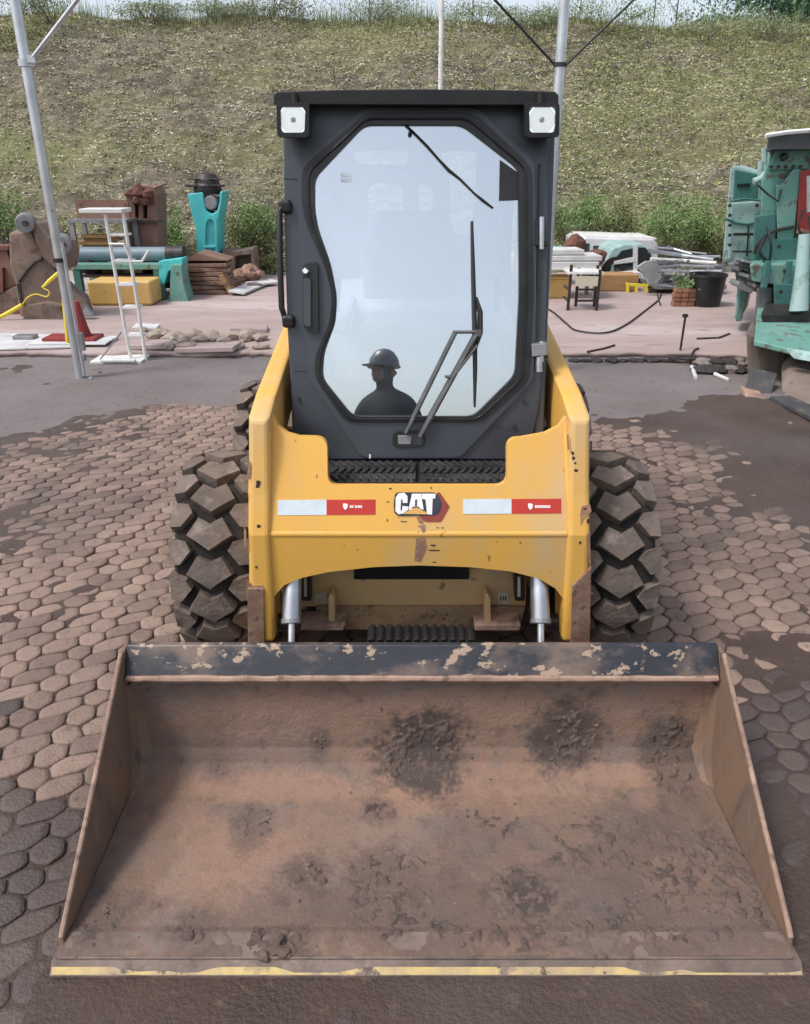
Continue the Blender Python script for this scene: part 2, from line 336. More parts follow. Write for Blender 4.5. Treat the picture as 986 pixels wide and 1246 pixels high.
def grid_faces(nx, ny):
    i = np.arange((nx - 1) * (ny - 1)); r = i // (nx - 1); c = i % (nx - 1); a = r * nx + c
    return np.stack([a, a + 1, a + nx + 1, a + nx], 1)
def rounded(pts, r, n=5):                     # round the corners of a closed 2-D outline
    out = []; N = len(pts); P = [Vector((p[0], p[1])) for p in pts]
    for i in range(N):
        a, b, c = P[i - 1], P[i], P[(i + 1) % N]; d1 = a - b; d2 = c - b
        k = min(r, d1.length * .45, d2.length * .45); p1 = b + d1.normalized() * k; p2 = b + d2.normalized() * k
        for j in range(n + 1):
            t = j / n; q = p1 * (1 - t) ** 2 + b * 2 * t * (1 - t) + p2 * t * t; out.append((q.x, q.y))
    return out
def at(fn, pts, off=0.): return [fn(u, v, off) for u, v in pts]
def atY(pts, Y): return [A(u, v, Y) for u, v in pts]
def smooth(pts, n=6):
    P = [Vector(p) for p in pts]; P = [P[0] * 2 - P[1]] + P + [P[-1] * 2 - P[-2]]; out = []
    for i in range(1, len(P) - 2):
        a, b, c, d = P[i - 1:i + 3]
        for k in range(n):
            t = k / n; out.append(.5 * (2 * b + (c - a) * t + (2 * a - 5 * b + 4 * c - d) * t * t + (3 * b - a - 3 * c + d) * t ** 3))
    return out + [P[-2]]
def copy_tree(o, parent=None):
    c = o.copy(); COL.objects.link(c)
    if parent is not None: c.parent = parent
    for ch in list(o.children): copy_tree(ch, c)
    return c
S = 'structure'

# ================================================================== THE SETTING
MB().box((0, 150, -.35), (600, 420, .2)).build('ground', 'ground')['kind'] = S
# dirt bed between and over the pavers
nx, ny = 560, 380
X, Y = np.meshgrid(np.linspace(-6.2, 6.6, nx), .3 + 8. * np.linspace(0, 1, ny) ** 1.5)
def cover(x, y):                               # height of the packed dirt relative to the paver tops
    sg = lambda t: 1 / (1 + np.exp(-t))
    right = sg((x - .85) * 3.0); far = sg((y - 6.7 + .5 * right) * 3.0); near = sg(-(y - 1.50 + .25 * (x - .9)) * 7) * sg((x + .7) * 6)
    n = fbm(x * .9, y * .9, 3, 3) - .5; m = fbm(x * 2.7, y * 2.7, 13, 3) - .5; f = fbm(x * 9, y * 9, 9, 3) - .5
    farl = sg((-x - 2.75 + .45 * (4.5 - y) * (y < 4.5)) * 4.0) * sg((y - 3.2) * 4)
    pr = np.exp(-((x - 1.35) ** 2 / .75 + (y - 4.4) ** 2 / 4.5))
    edge = sg((x - 1.35) * 4) * sg((2.2 - y) * 4)
    return -.0075 + .0140 * right + .011 * far + .016 * near + .018 * farl + .008 * edge + n * .015 + m * .017 + f * .009 - .0100 * pr * (.7 + .6 * (fbm(x * 1.7, y * 1.7, 19, 3) > .45))
Z = cover(X, Y)
dirt_o = np_mesh('dirt', np.stack([X, Y, Z], 2).reshape(-1, 3), grid_faces(nx, ny), 'dirt', smooth=True); dirt_o['kind'] = S
# pavers: columns of hexagons alternating with slanted elongated ones, each a block of its own inside one paving
def paving():
    c, b, LA, LB, dy = .052, .015, .058, .088, .05
    rng = np.random.default_rng(5)
    V = []; Fq = []; Ft = []; base = 0
    X0 = -5.6; i = 0; sft = 0.0; lines = []
    while X0 < 5.6:
        A_ = (i % 2 == 0); lines.append((X0, sft, A_)); X0 += 2 * b + (LA if A_ else LB); sft += -c + (0 if A_ else dy); i += 1
    cells = []
    for (x0, s0, A_), (x1, s1, _) in zip(lines, lines[1:]):
        k0 = int((.75 - s0) / c); k0 += (k0 + 1) % 2; k = np.arange(k0, int((7.2 - s0) / c), 2)
        def pt(xi, si, kk): return np.stack([xi + np.where(kk % 2 == 1, b, -b), kk * c + si], 1)
        cells.append(np.stack([pt(x0, s0, k), pt(x0, s0, k + 1), pt(x0, s0, k + 2), pt(x1, s1, k + 3), pt(x1, s1, k + 2), pt(x1, s1, k + 1)], 1))
    C = np.concatenate(cells)                       # n,6,2
    C[..., 0] += .05 * np.sin(C[..., 1] * 1.3); C = C @ np.array([[.985, .17], [-.17, .985]]).T + np.array([.3, .05])
    C += (np.stack([vnoise(C[..., 0] * 9, C[..., 1] * 9, 1), vnoise(C[..., 0] * 9, C[..., 1] * 9, 2)], 2) - .5) * .022
    ctr = C.mean(1)
    keep = (np.abs(ctr[:, 0]) < .62 * ctr[:, 1] + .75) & (ctr[:, 1] > .7) & (ctr[:, 1] < 7.0) & (np.abs(ctr[:, 0]) < 4.6); C = C[keep]; ctr = ctr[keep]; n = len(C)
    nxt = np.roll(C, -1, 1)
    P = np.stack([C * .83 + nxt * .17, C * .17 + nxt * .83], 2).reshape(n, 12, 2)
    ins = rng.uniform(.935, .972, (n, 1, 1)) * (1 + rng.uniform(-.022, .022, (n, 12, 1)))
    out = ctr[:, None] + (P - ctr[:, None]) * ins
    top = ctr[:, None] + (P - ctr[:, None]) * ins * .962
    mid = ctr[:, None] + (P - ctr[:, None]) * .62
    hz = rng.normal(0, .0022, (n, 1)); tx = rng.normal(0, .026, (n, 1)); ty = rng.normal(0, .026, (n, 1))
    def zz(Q, dz): d = Q - ctr[:, None]; return hz + tx * d[..., 0] + ty * d[..., 1] + dz
    rings = [np.dstack([out, zz(out, -.03)]), np.dstack([out, zz(out, -.0042)]), np.dstack([top, zz(top, -.0006)]), np.dstack([mid, zz(mid, .0)])]
    V = np.concatenate(rings + [np.dstack([ctr[:, None], zz(ctr[:, None], .0003)])], 1)        # n,49,3
    off = (np.arange(n) * 49)[:, None, None]; f = []
    j = np.arange(12); j2 = (j + 1) % 12
    for r in range(3): f.append(np.stack([r * 12 + j, r * 12 + j2, r * 12 + 12 + j2, r * 12 + 12 + j], 1))
    f = np.concatenate(f)
    jj = np.arange(0, 12, 2); f = np.concatenate([f, np.stack([np.full(6, 48), 36 + jj, 36 + (jj + 1) % 12, 36 + (jj + 2) % 12], 1)])
    Fq = (f[None] + off).reshape(-1, 4)
    o = np_mesh('paving', V.reshape(-1, 3), Fq, 'paver', smooth=False); o['kind'] = S
    o.data.materials.append(MT['paver_shaded'])
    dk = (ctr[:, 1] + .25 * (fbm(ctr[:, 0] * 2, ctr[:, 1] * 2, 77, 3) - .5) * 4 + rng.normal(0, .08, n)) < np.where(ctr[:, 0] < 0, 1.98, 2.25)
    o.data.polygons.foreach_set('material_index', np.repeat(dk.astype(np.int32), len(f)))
paving()
# dusty asphalt strip between the pavers and the raised slab
nx, ny = 400, 130
X, Y = np.meshgrid(np.linspace(-9, 9, nx), np.linspace(4.0, 8.6, ny))
edge = 6.5 + .9 * (fbm(X * .7, Y * .9 + 3, 21, 4) - .5) + np.where(X > 0, -.1, 0.) - np.clip(-X - 2.2, 0, 3) * .9
Z = .026 + .009 * (fbm(X * 3, Y * 3, 5, 3) - .5) - np.clip(edge - Y, 0, 1) * .055
np_mesh('apron', np.stack([X, Y, Z], 2).reshape(-1, 3), grid_faces(nx, ny), 'apron', smooth=True)['kind'] = S
# raised concrete slab with a broken front edge
def slab():
    xs = np.linspace(-9, 9, 240); rng = np.random.default_rng(3)
    fy = 7.86 + .10 * (fbm(xs * 3, xs * 0, 8, 4) - .5) + rng.uniform(-.012, .012, len(xs)) + np.clip(xs - 2.9, 0, 1.2) * -.25
    top = .075
    loop = [Vector((x, y, top)) for x, y in zip(xs, fy)]; N = len(loop)
    V = []; F = []
    low = [(x, y + .05 + .03 * rng.random(), .0) for x, y in zip(xs, fy)]
    mid = [(x, y - .002, top - .02 - .025 * rng.random()) for x, y in zip(xs, fy)]
    tp = [(x, y, top) for x, y in zip(xs, fy)]
    rows = [low, mid, tp]
    for q in (.02, .1, .4, 1, 2, 3, 4, 5, 6, 7.5): rows.append([(x, y + q + (0 if q < 1 else (7.86 - y) * min(1, (q - .9))), top + .008 * (vnoise(np.array([x * 1.3]), np.array([y + q]), 4)[0] - .5)) for x, y in zip(xs, fy)])
    V = np.array(rows).reshape(-1, 3)
    np_mesh('concrete_slab', V, grid_faces(N, len(rows)), 'slab', smooth=False)['kind'] = S
slab()
# the bank
def hill_z(x, y):
    crest = 21.6 + 1.2 * (fbm(x * .12, x * 0 + 1, 31, 2) - .5); foot = 14.35 + .7 * (fbm(x * .25, x * 0 + 5, 33, 2) - .5)
    top = 4.98 - .02 * x * (x > 2) + .35 * (fbm(x * .5, x * 0 + 9, 35, 3) - .5)
    t = np.clip((y - foot) / (crest - foot), 0, 1)
    z = top * (t * .92 + .08 * np.sin(t * math.pi / 2)) 
    rough = np.sin(np.clip(t, 0, 1) * math.pi) ** .4
    led = fbm(x * 1.5 + y * .4, y * 5.5, 41, 4) - .5
    z = z + rough * (.42 * (fbm(x * .6, y * .6, 37, 3) - .5) + .34 * led + .16 * (fbm(x * 5, y * 6, 43, 3) - .5))
    return z
xs = np.linspace(-20, 20, 520); ys = np.concatenate([np.linspace(13.9, 22.6, 240), np.linspace(22.9, 70, 30)])
X, Y = np.meshgrid(xs, ys); Z = hill_z(X, Y); Z[0] = -.1
np_mesh('hill', np.stack([X, Y, Z], 2).reshape(-1, 3), grid_faces(len(xs), len(ys)), 'hill', smooth=True)['kind'] = S

def blades(n, xr, yr, hgt, wid, name, mat, dens=None, per=5, lean=.5):
    rng = np.random.default_rng(len(name) * 7 + n)
    x = rng.uniform(*xr, n); y = rng.uniform(*yr, n)
    if dens is not None:
        k = rng.random(n) < dens(x, y); x, y = x[k], y[k]
    n = len(x); z = hill_z(x, y)
    x = np.repeat(x, per) + rng.normal(0, .05, n * per); y = np.repeat(y, per) + rng.normal(0, .05, n * per); z = np.repeat(z, per) - .02
    h = hgt * rng.uniform(.4, 1.3, n * per) * np.repeat(rng.uniform(.6, 1.3, n), per); a = rng.uniform(0, 2 * np.pi, n * per); w = wid * rng.uniform(.6, 1.3, n * per)
    dx, dy = np.cos(a) * w, np.sin(a) * w; l = rng.uniform(0, lean, n * per) * h; b = rng.uniform(0, 2 * np.pi, n * per)
    p = np.stack([x, y, z], 1)
    v = np.stack([p + np.stack([-dx, -dy, 0 * dx], 1), p + np.stack([dx, dy, 0 * dx], 1),
                  p + np.stack([np.cos(b) * l + dx * .3, np.sin(b) * l + dy * .3, h], 1), p + np.stack([np.cos(b) * l - dx * .3, np.sin(b) * l - dy * .3, h], 1)], 1).reshape(-1, 3)
    f = np.arange(len(v)).reshape(-1, 4)
    o = np_mesh(name, v, f, mat); o['kind'] = 'stuff'; return o
g1 = blades(30000, (-15, 15), (14.4, 23.5), .075, .009, 'dry_grass', 'grass_dry', lambda x, y: .15 + .5 * (fbm(x * .8, y * .8, 51, 3) > .5) * 1. + .4 * (y > 21), 4, .9)
g2 = blades(34000, (-15, 15), (14.2, 23.5), .085, .010, 'green_grass', 'grass',
            lambda x, y: np.clip(.05 + .75 * (1 / (1 + np.exp(-(x - 1.5) * .9))) * (fbm(x * .6, y * .6, 53, 3) > .42) + .6 * (y < 15.7) * (fbm(x, y, 55, 2) > .45) + .7 * (y > 21.2), 0, 1), 4, .8)
g3 = blades(4200, (-15, 15), (21.4, 23.8), .36, .008, 'tall_grass', 'leaf_pale', lambda x, y: .25 + .75 * (fbm(x * .7, y * .7, 57, 3) > .5), 4, .5)

def litter(n, name, mat, dens, seed):
    rng = np.random.default_rng(seed); x = rng.uniform(-14, 14, n); y = rng.uniform(14.3, 22.5, n); k = rng.random(n) < dens(x, y); x, y = x[k], y[k]; n = len(x)
    z = hill_z(x, y) + .012; nrm = np.stack([np.zeros(n), -.56 * np.ones(n), .83 * np.ones(n)], 1) + rng.normal(0, .45, (n, 3)); nrm /= np.linalg.norm(nrm, axis=1)[:, None]
    t = np.stack([np.ones(n), np.zeros(n), np.zeros(n)], 1) + rng.normal(0, .5, (n, 3)); d = np.cross(nrm, t); d /= np.linalg.norm(d, axis=1)[:, None]; e = np.cross(nrm, d)
    L_ = rng.uniform(.008, .042, n)[:, None]; w = L_ * rng.uniform(.18, .6, n)[:, None]; p = np.stack([x, y, z], 1)
    v = np.stack([p - e * L_, p - d * w, p + e * L_ * 1.1, p + d * w], 1).reshape(-1, 3)
    o = np_mesh(name, v, np.arange(len(v)).reshape(-1, 4), mat); o['kind'] = 'stuff'
litter(190000, 'dry_litter', 'litter', lambda x, y: .35 + .5 * (fbm(x * .9, y * 1.4, 91, 3) > .47), 1)
litter(150000, 'green_ground_cover', 'litter_green', lambda x, y: np.clip(.06 + .85 / (1 + np.exp(-(x - 1.2) * .8)) * (fbm(x * .7, y * .7, 93, 3) > .40) + .5 * (y < 15.5), 0, 1), 2)
# plants: shrubs and trees, each a thing of its own
def leaf_cloud(rng, pts, sizes, wid=.6):
    n = len(pts); d = rng.normal(0, 1, (n, 3)); d /= np.linalg.norm(d, axis=1)[:, None]; e = np.cross(d, rng.normal(0, 1, (n, 3))); e /= np.linalg.norm(e, axis=1)[:, None]
    d = d * sizes[:, None]; e = e * sizes[:, None] * wid
    return np.stack([pts - d, pts + e * .6, pts + d, pts - e * .6], 1).reshape(-1, 3)
def shrub(loc, w, h, n, mat, label, name='shrub', group='shrubs on the bank', leaf=.030, seed=0, stem=True, cat='shrub'):
    rng = np.random.default_rng(seed + 100); n = int(n * 2.0); root = empty(name, loc); tag(root, label, cat, group)
    L = Vector(loc); mb = MB(); cl = []
    for k in range(7):
        a = rng.uniform(0, 6.28); q = rng.uniform(.2, .95); e = L + Vector((math.cos(a) * w * q * .45, math.sin(a) * w * q * .35, h * rng.uniform(.55, 1.0) * (1.05 - q * .4)))
        m = L + (e - L) * .5 + Vector((rng.normal(0, .04), rng.normal(0, .04), .04)); mb.tube([L - Vector((0, 0, .05)), m, e], [.012 * h + .006, .008, .004], 5)
        cl += [(e, .30), (m + (e - m) * .4, .28)]
    mb.build('stem', 'bark', root)
    ci = rng.integers(0, len(cl), n); cen = np.array([c[0][:] for c in cl])[ci]; rad = np.array([c[1] for c in cl])[ci]
    p = cen + rng.normal(0, 1, (n, 3)) * rad[:, None] * np.array([w * .5, w * .42, h * .5]) * .62
    p[:, 2] = np.maximum(p[:, 2], loc[2] + .02 * rng.random(n))
    v = leaf_cloud(rng, p, leaf * rng.uniform(.6, 1.3, n)); np_mesh('foliage', v, np.arange(len(v)).reshape(-1, 4), mat, root, loc=tuple(loc))
    return root
def onhill(u, v, Yg=None):                     # where the view through (u,v) meets the bank
    r = ray(u, v)
    for i in range(3000):
        y = 13.9 + i * .005; t = y / r.y; z = H_ + r.z * t; x = r.x * t
        if z <= max(float(hill_z(np.array([x]), np.array([y]))[0]), 0.): return Vector((x, y, z))
    y = 22.; t = y / r.y; return Vector((r.x * t, y, float(hill_z(np.array([r.x * t]), np.array([y]))[0])))
def shrub_at(u, v, w, h, n, mat, label, **k): p = onhill(u, v); p.z -= .05; return shrub(p, w, h, n, mat, label, **k)
shrub_at(818, 312, 1.7, 1.15, 2600, 'leaf', 'round bright green shrub at the foot of the bank above the scrap bars', seed=1)
shrub_at(705, 296, 1.3, .95, 1500, 'leaf', 'green shrub at the foot of the bank just right of the loader cab', seed=2)
shrub_at(752, 300, 1.2, .75, 1100, 'leaf_olive', 'low olive shrub behind the white van roof', seed=3)
shrub_at(862, 322, 1.0, .8, 900, 'leaf_olive', 'olive shrub at the bank foot beside the teal machine', seed=4)
shrub_at(318, 312, 1.1, 1.25, 1500, 'leaf', 'tall bright green shrub right of the turquoise column', seed=5)
shrub_at(292, 322, 1.3, .8, 1300, 'leaf_olive', 'dull olive shrub behind the grey block by the turquoise column', seed=6)
shrub_at(205, 318, 1.0, 1.0, 1000, 'leaf', 'green shrub between the brown column and the turquoise column', seed=7)
shrub_at(8, 296, 1.3, 1.0, 1300, 'leaf', 'bright green shrub above the mud caked bracket at the left edge', seed=8)
shrub_at(62, 305, .9, .6, 600, 'leaf_olive', 'small olive shrub behind the mud caked bracket', seed=9)
shrub_at(330, 338, .9, .5, 700, 'leaf_olive', 'low yellowish shrub on the ground left of the loader cab', seed=10)
for i, (u, v, w, h, mt, lb) in enumerate([(15, 60, 1.6, .9, 'leaf_olive', 'olive shrub on the bank crest at the far left edge'), (65, 28, 1.6, .8, 'leaf_pale', 'pale grassy shrub on the crest right of the left pole'),
        (185, 24, 1.3, .4, 'leaf', 'low dark green shrub on the crest with open sky above'), (270, 22, 1.4, .6, 'leaf_pale', 'pale wispy shrub on the crest left of the cab'), (345, 25, 1.5, .55, 'leaf_olive', 'olive shrub on the crest above the left cab lamp'),
        (450, 25, 1.6, .7, 'leaf_pale', 'pale wispy shrub on the crest left of the thin white pole'), (590, 28, 1.7, .8, 'leaf_pale', 'pale shrub on the crest right of the thin white pole'), (650, 40, 1.2, .6, 'leaf_olive', 'olive shrub on the crest just left of the grey pole'),
        (735, 38, 1.5, .75, 'leaf', 'green shrub on the crest under the black stay wire'), (860, 44, 1.8, .5, 'leaf_olive', 'low olive shrub on the crest below the big tree'), (950, 50, 1.6, .7, 'leaf', 'green shrub on the crest in the upper right corner')]):
    shrub_at(u, v, w * 1.7, h * (.7 + .5 * (i % 3) / 2), 800, 'leaf_pale' if i % 4 else mt, lb, seed=20 + i, leaf=.03, group='shrubs along the crest')
def tree(u, v, Yb, h, r, n, mat, label, leaf, seed, dens=1., lowcrown=.35, group='trees on the crest'):
    rng = np.random.default_rng(seed); x = A(u, v, Yb).x; z = float(hill_z(np.array([x]), np.array([Yb]))[0]); L = Vector((x, Yb, z)); root = empty('tree', L); tag(root, label, 'tree', group)
    mb = MB(); tr = (.012 if r > 1 else .009) * h; top = L + Vector((rng.normal(0, .12), rng.normal(0, .1), h * .9))
    mb.tube([L - Vector((0, 0, .15)), L + Vector((0, 0, h * .3)), L + (top - L) * .65 + Vector((rng.normal(0, .1), 0, 0)), top], [tr, tr * .75, tr * .45, tr * .12], 7); ends = []
    for k in range(12):
        f = rng.uniform(lowcrown, .9); s = L + (top - L) * f; a = rng.uniform(0, 6.28); ln = r * rng.uniform(.5, 1.05) * (1.25 - f * .5)
        e = s + Vector((math.cos(a) * ln, math.sin(a) * ln, ln * rng.uniform(-.05, .55))); mb.tube([s, (s + e) / 2 + Vector((0, 0, .06 * ln)), e], [tr * .35, tr * .22, tr * .08], 5)
        for q in (.45, .7, .9, 1): ends.append(s + (e - s) * q)
        for j in range(3):
            e2 = s + (e - s) * rng.uniform(.4, .9); e3 = e2 + Vector(rng.normal(0, ln * .3, 3)); mb.tube([e2, e3], [tr * .12, tr * .05], 4); ends.append(e3)
    mb.build('trunk', 'bark', root)
    E = np.array([e[:] for e in ends]); ci = rng.integers(0, len(E), n)
    p = E[ci] + rng.normal(0, 1, (n, 3)) * np.array([.17, .17, .11]) * r * dens
    vv = leaf_cloud(rng, p, leaf * rng.uniform(.6, 1.3, n)); np_mesh('crown', vv, np.arange(len(vv)).reshape(-1, 4), mat, root, loc=tuple(L))
tree(935, 30, 23.2, 3.4, 1.9, 16000, 'leaf_tree', 'broad leafy bluish green tree on the crest at upper right', .060, 1, 1, .02)
tree(893, 30, 24.0, 3.0, 1.6, 9000, 'leaf_tree', 'smaller leafy tree on the crest left of the broad tree', .055, 3, 1, .02)
tree(1010, 30, 24.5, 3.8, 2.0, 12000, 'leaf_tree', 'leafy tree on the crest cut by the right frame edge', .060, 2, 1, .02)
for i, (u, Yb, h, n, lb) in enumerate([(265, 22.6, 2.6, 350, 'thin sapling with dark trunk standing left of the cab on the crest'), (310, 23.2, 2.4, 500, 'slim wispy sapling on the crest above the left cab lamp'), (450, 22.8, 2.5, 700, 'slim sapling on the crest left of the thin white pole'),
        (575, 23.0, 2.4, 700, 'slim sapling on the crest between the white pole and the wires'), (705, 23.0, 2.4, 700, 'slim sapling just right of the grey pole on the crest'), (795, 22.6, 2.2, 300, 'sparse twiggy sapling with sky behind it'),
        (822, 22.9, 2.5, 400, 'sparse twiggy sapling nearest left of the big tree'), (30, 22.5, 2.4, 900, 'leafy sapling on the crest behind the left pole')]):
    tree(u, 30, Yb, h, .75, n, 'leaf_pale', lb, .035, 40 + i, 1, .08, 'saplings on the crest')

# ================================================================== THE LOADER
CXM = .0475
loader = empty('skid_steer_loader', (CXM, 3.2, 0))
tag(loader, 'yellow skid steer loader with dark enclosed cab and muddy front bucket', 'loader')
def part(mb, name, mat, parent=None, **k): return mb.build(name, mat, parent or loader, **k)

def ARM(u, v, off=0.):
    for Y0, z0, k, lo in ((2.405, .80, .2, .80), (2.37, .668, .265, .668), (2.37, .668, 0, -9)):
        p = PL(u, v, Y0, z0, k, off)
        if p.z >= lo: return p
# ---- chassis
ch = part(MB().prism([(CXM - .44, 2.66, .22), (CXM - .44, 2.66, .52), (CXM - .44, 2.78, .80), (CXM - .44, 4.75, .80), (CXM - .44, 4.75, .30), (CXM - .44, 4.4, .20), (CXM - .44, 2.9, .20)], (.88, 0, 0)), 'chassis', 'yellow_dusty', bevel=.012)
part(MB().prism([(CXM - .43, 4.22, .80), (CXM - .43, 4.22, 1.36), (CXM - .43, 4.62, 1.30), (CXM - .43, 4.78, 1.05), (CXM - .43, 4.78, .80)], (.86, 0, 0)), 'engine_hood', 'yellow', bevel=.03)
# front panel between the lift arms
fp = part(MB().prism(atY([(366, 692), (642, 692), (640, 738), (366, 738)], 2.58), (0, .03, 0)), 'front_panel', 'yellow_dusty', bevel=.004)
part(MB().prism(atY([(385, 739), (640, 739), (632, 766), (385, 766)], 2.56), (0, .04, 0)), 'lower_panel', 'yellow_mud', bevel=.004)
part(MB().prism(atY([(431, 689), (571, 689), (571, 705), (431, 705)], 2.565), (0, .012, 0)), 'panel_slot', 'black', fp, bevel=.002)
for u in (404, 594):
    part(MB().prism(atY([(u - 4, 764), (u - 4, 728), (u - 1, 722), (u + 3, 728), (u + 4, 764)], 2.50), (0, .07, 0)), 'bracket', 'yellow_dusty', fp, bevel=.003)
for u0, u1 in ((366, 420), (578, 634)):
    part(MB().prism(atY([(u0, 761), (u1, 761), (u1 - 2, 767), (u0, 767)], 2.47), (0, .10, 0)), 'ledge', 'lip', bevel=.003)
part(MB().prism(atY([(606, 722), (619, 722), (619, 735), (606, 735)], 2.575), (0, .004, 0)), 'data_label', 'label', fp)
bb = MB()
for k in range(3): bb.box(A(609.5 + k * 3, 728, 2.5735), (.004, .002, .018))
part(bb, 'label_marks', 'black', fp)
part(MB().prism(atY([(383, 722), (398, 722), (398, 734), (383, 734)], 2.575), (0, .004, 0)), 'worn_label', 'label', fp)
for u in (372, 632):
    part(MB().prism(atY([(u - 6, 700), (u + 6, 700), (u + 7, 732), (u - 5, 732)], 2.52), (0, .05, 0)), 'lamp_block', 'steel_dark', fp, bevel=.006)
    part(MB().prism(atY([(u - 2, 702), (u + 1.5, 702), (u + 1.5, 726), (u - 2, 726)], 2.515), (0, .004, 0)), 'tag_strip', 'label', fp)
# dark belly under the front panel
part(MB().box((CXM, 2.62, .25), (.86, .06, .17)), 'belly_plate', 'steel_dark', bevel=.01)
# ---- tyres
def make_tyre():
    mb = MB(); hw = .145; R0 = .362; R1 = .402; N = 18
    prof = [(-hw + .01, .215), (-hw, .26), (-hw, .315), (-hw + .02, .348), (-.08, R0), (.08, R0), (hw - .02, .348), (hw, .315), (hw, .26), (hw - .01, .215)]
    mb.lathe(prof, (0, 0, 0), (1, 0, 0), 72)
    ty = mb
    lugs = MB()
    def blk(poly, th0, r_in, r_out, rdrop=0., sh=.93):
        cx = sum(p[0] for p in poly) / len(poly); cyy = sum(p[1] for p in poly) / len(poly)
        def q(x, s, rr):
            th = th0 + s / R1; r = rr - rdrop * max(0, abs(x) - .085) / .06
            return Vector((x, -math.cos(th) * r, math.sin(th) * r))
        top = [q(cx + (x - cx) * sh, cyy + (s - cyy) * sh, r_out) for x, s in poly]
        low = [q(x, s, r_in) for x, s in poly]
        lugs.hull(top, low)
    pitch = 2 * math.pi / N
    for i in range(N):
        th = i * pitch
        sh = [(-.045, .058), (0, .034), (.045, .058), (.086, -.012), (.052, -.034), (0, -.070), (-.052, -.034), (-.086, -.012)]
        blk(sh, th, .352, R1)
        for sg in (-1, 1):
            so = [(sg * .082, .040), (sg * .150, .058), (sg * .150, -.050), (sg * .105, -.052), (sg * .062, .004)]
            so = [(x, s) for x, s in so]
            blk(so, th + pitch / 2, .335, R1 - .003, .020)
    return ty, lugs
ty, lugs = make_tyre()
def put_tyre(x, y, first=None):
    if first is None:
        o = ty.build('tyre', 'tyre_dark', loader, smooth=True)
        l = lugs.build('lug_tread', 'tyre', o, bevel=.008, seg=3)
        rim = MB().lathe([(-.11, .225), (-.125, .215), (-.06, .17), (-.05, .06), (-.04, .0), (.04, .0), (.05, .06), (.06, .17), (.125, .215), (.11, .225)], (0, 0, 0), (1, 0, 0), 40).build('rim', 'yellow_dusty', o, smooth=True)
        hub = MB().lathe([(-.10, 0), (-.10, .05), (.10, .05), (.10, 0)], (0, 0, 0), (1, 0, 0), 16).build('hub', 'steel_dark', o)
    else:
        o = copy_tree(first, loader)
    o.location = Vector((x, y, .395)) - WL[loader]; return o
t0 = put_tyre(CXM - .735, 2.80); t0.rotation_euler = (R(4), 0, 0)
for sx, y, rt in ((.712, 2.80, 9), (-.735, 3.92, 2), (.712, 3.92, 7)): put_tyre(CXM + sx, y, t0).rotation_euler = (R(rt), 0, 0)
for y in (2.80, 3.92): part(MB().tube([(CXM - .6, y, .395), (CXM + .6, y, .395)], .055, 16), 'axle', 'steel_dark')

# ---- lift arms
for sg, nm in ((-1, 'l'), (1, 'r')):
    xo = CXM + sg * .562; xi = CXM + sg * .492
    prof = [(2.455, 1.050), (2.60, 1.085), (3.4, 1.205), (4.35, 1.36), (4.62, 1.36), (4.62, 1.16), (4.30, 1.12), (3.3, .99), (2.85, .88), (2.66, .70), (2.58, .45), (2.52, .24), (2.37, .24), (2.37, .668), (2.405, .80)]
    arm = part(MB().hull([(xo + (-.045 * -sg * 0) + sg * max(0, (1.0 - z)) * .05, y, z) for y, z in prof], [(xi + sg * max(0, (1.0 - z)) * .03, y, z) for y, z in prof]), 'lift_arm', 'yellow', bevel=.018, seg=3)
    part(MB().box((CXM + sg * .52, 4.58, .98), (.11, .22, .42)), 'arm_tower', 'yellow', bevel=.01)
    # worn bare steel foot of the arm
    pu = [(301, 716), (321, 716), (322, 788), (302, 788)] if sg < 0 else [(697, 712), (720, 690), (718, 786), (694, 786)]
    part(MB().prism(atY(pu, 2.362), (0, .022, 0)), 'wear_plate', 'rust', arm, bevel=.004)
    w2 = part(MB().tube([(xo - sg * .09, 2.46, .27), (xo + sg * .035, 2.46, .27)], .035, 14), 'pivot_pin', 'steel_dark', arm, bevel=.004)
    # weld ridge where the arm meets the cross member
    rr = random.Random(3 + sg)
    rid = [(322, 535), (321, 600), (319, 648), (319, 740)] if sg < 0 else [(688, 520), (691, 600), (696, 650), (698, 755)]
    part(MB().tube([BUMP(u, v, .006) for u, v in rid], .009, 8), 'weld_ridge', 'yellow', arm)
    for (u, v, h) in ([(314, 590, 11), (312, 690, 3), (315, 640, 4), (297, 602, 6)] if sg < 0 else [(697, 551, 3), (698, 557, 3), (700, 563, 2), (701, 572, 3), (712, 619, 3), (716, 634, 5), (706, 660, 3)]):
        part(MB().box(ARM(u, v, -.004), (.006 + rr.random() * .006, .012, h * .0028), Matrix.Rotation(rr.uniform(-.2, .2), 3, 'Y')), 'paint_chip', 'shard', arm)
    scs = [[(300, 706), (308, 713), (320, 712), (321, 722), (301, 722)], [(297, 640), (300, 646), (300, 664), (297, 668)], [(303, 560), (306, 566), (304, 584), (301, 580)], [(312, 760), (320, 745), (321, 780), (314, 786)]] if sg < 0 else [
          [(704, 706), (712, 700), (719, 708), (716, 716), (722, 722), (712, 728), (703, 724)], [(708, 616), (718, 614), (720, 622), (712, 630), (707, 640), (706, 626)], [(714, 650), (718, 648), (719, 690), (716, 684)], [(697, 735), (702, 730), (704, 752), (699, 760)], [(690, 530), (692, 528), (693, 546), (691, 548)]]
    for sc1 in scs: part(MB().prism(at(ARM, sc1, .0012), (0, .003, 0)), 'rust_patch', 'scar', arm)
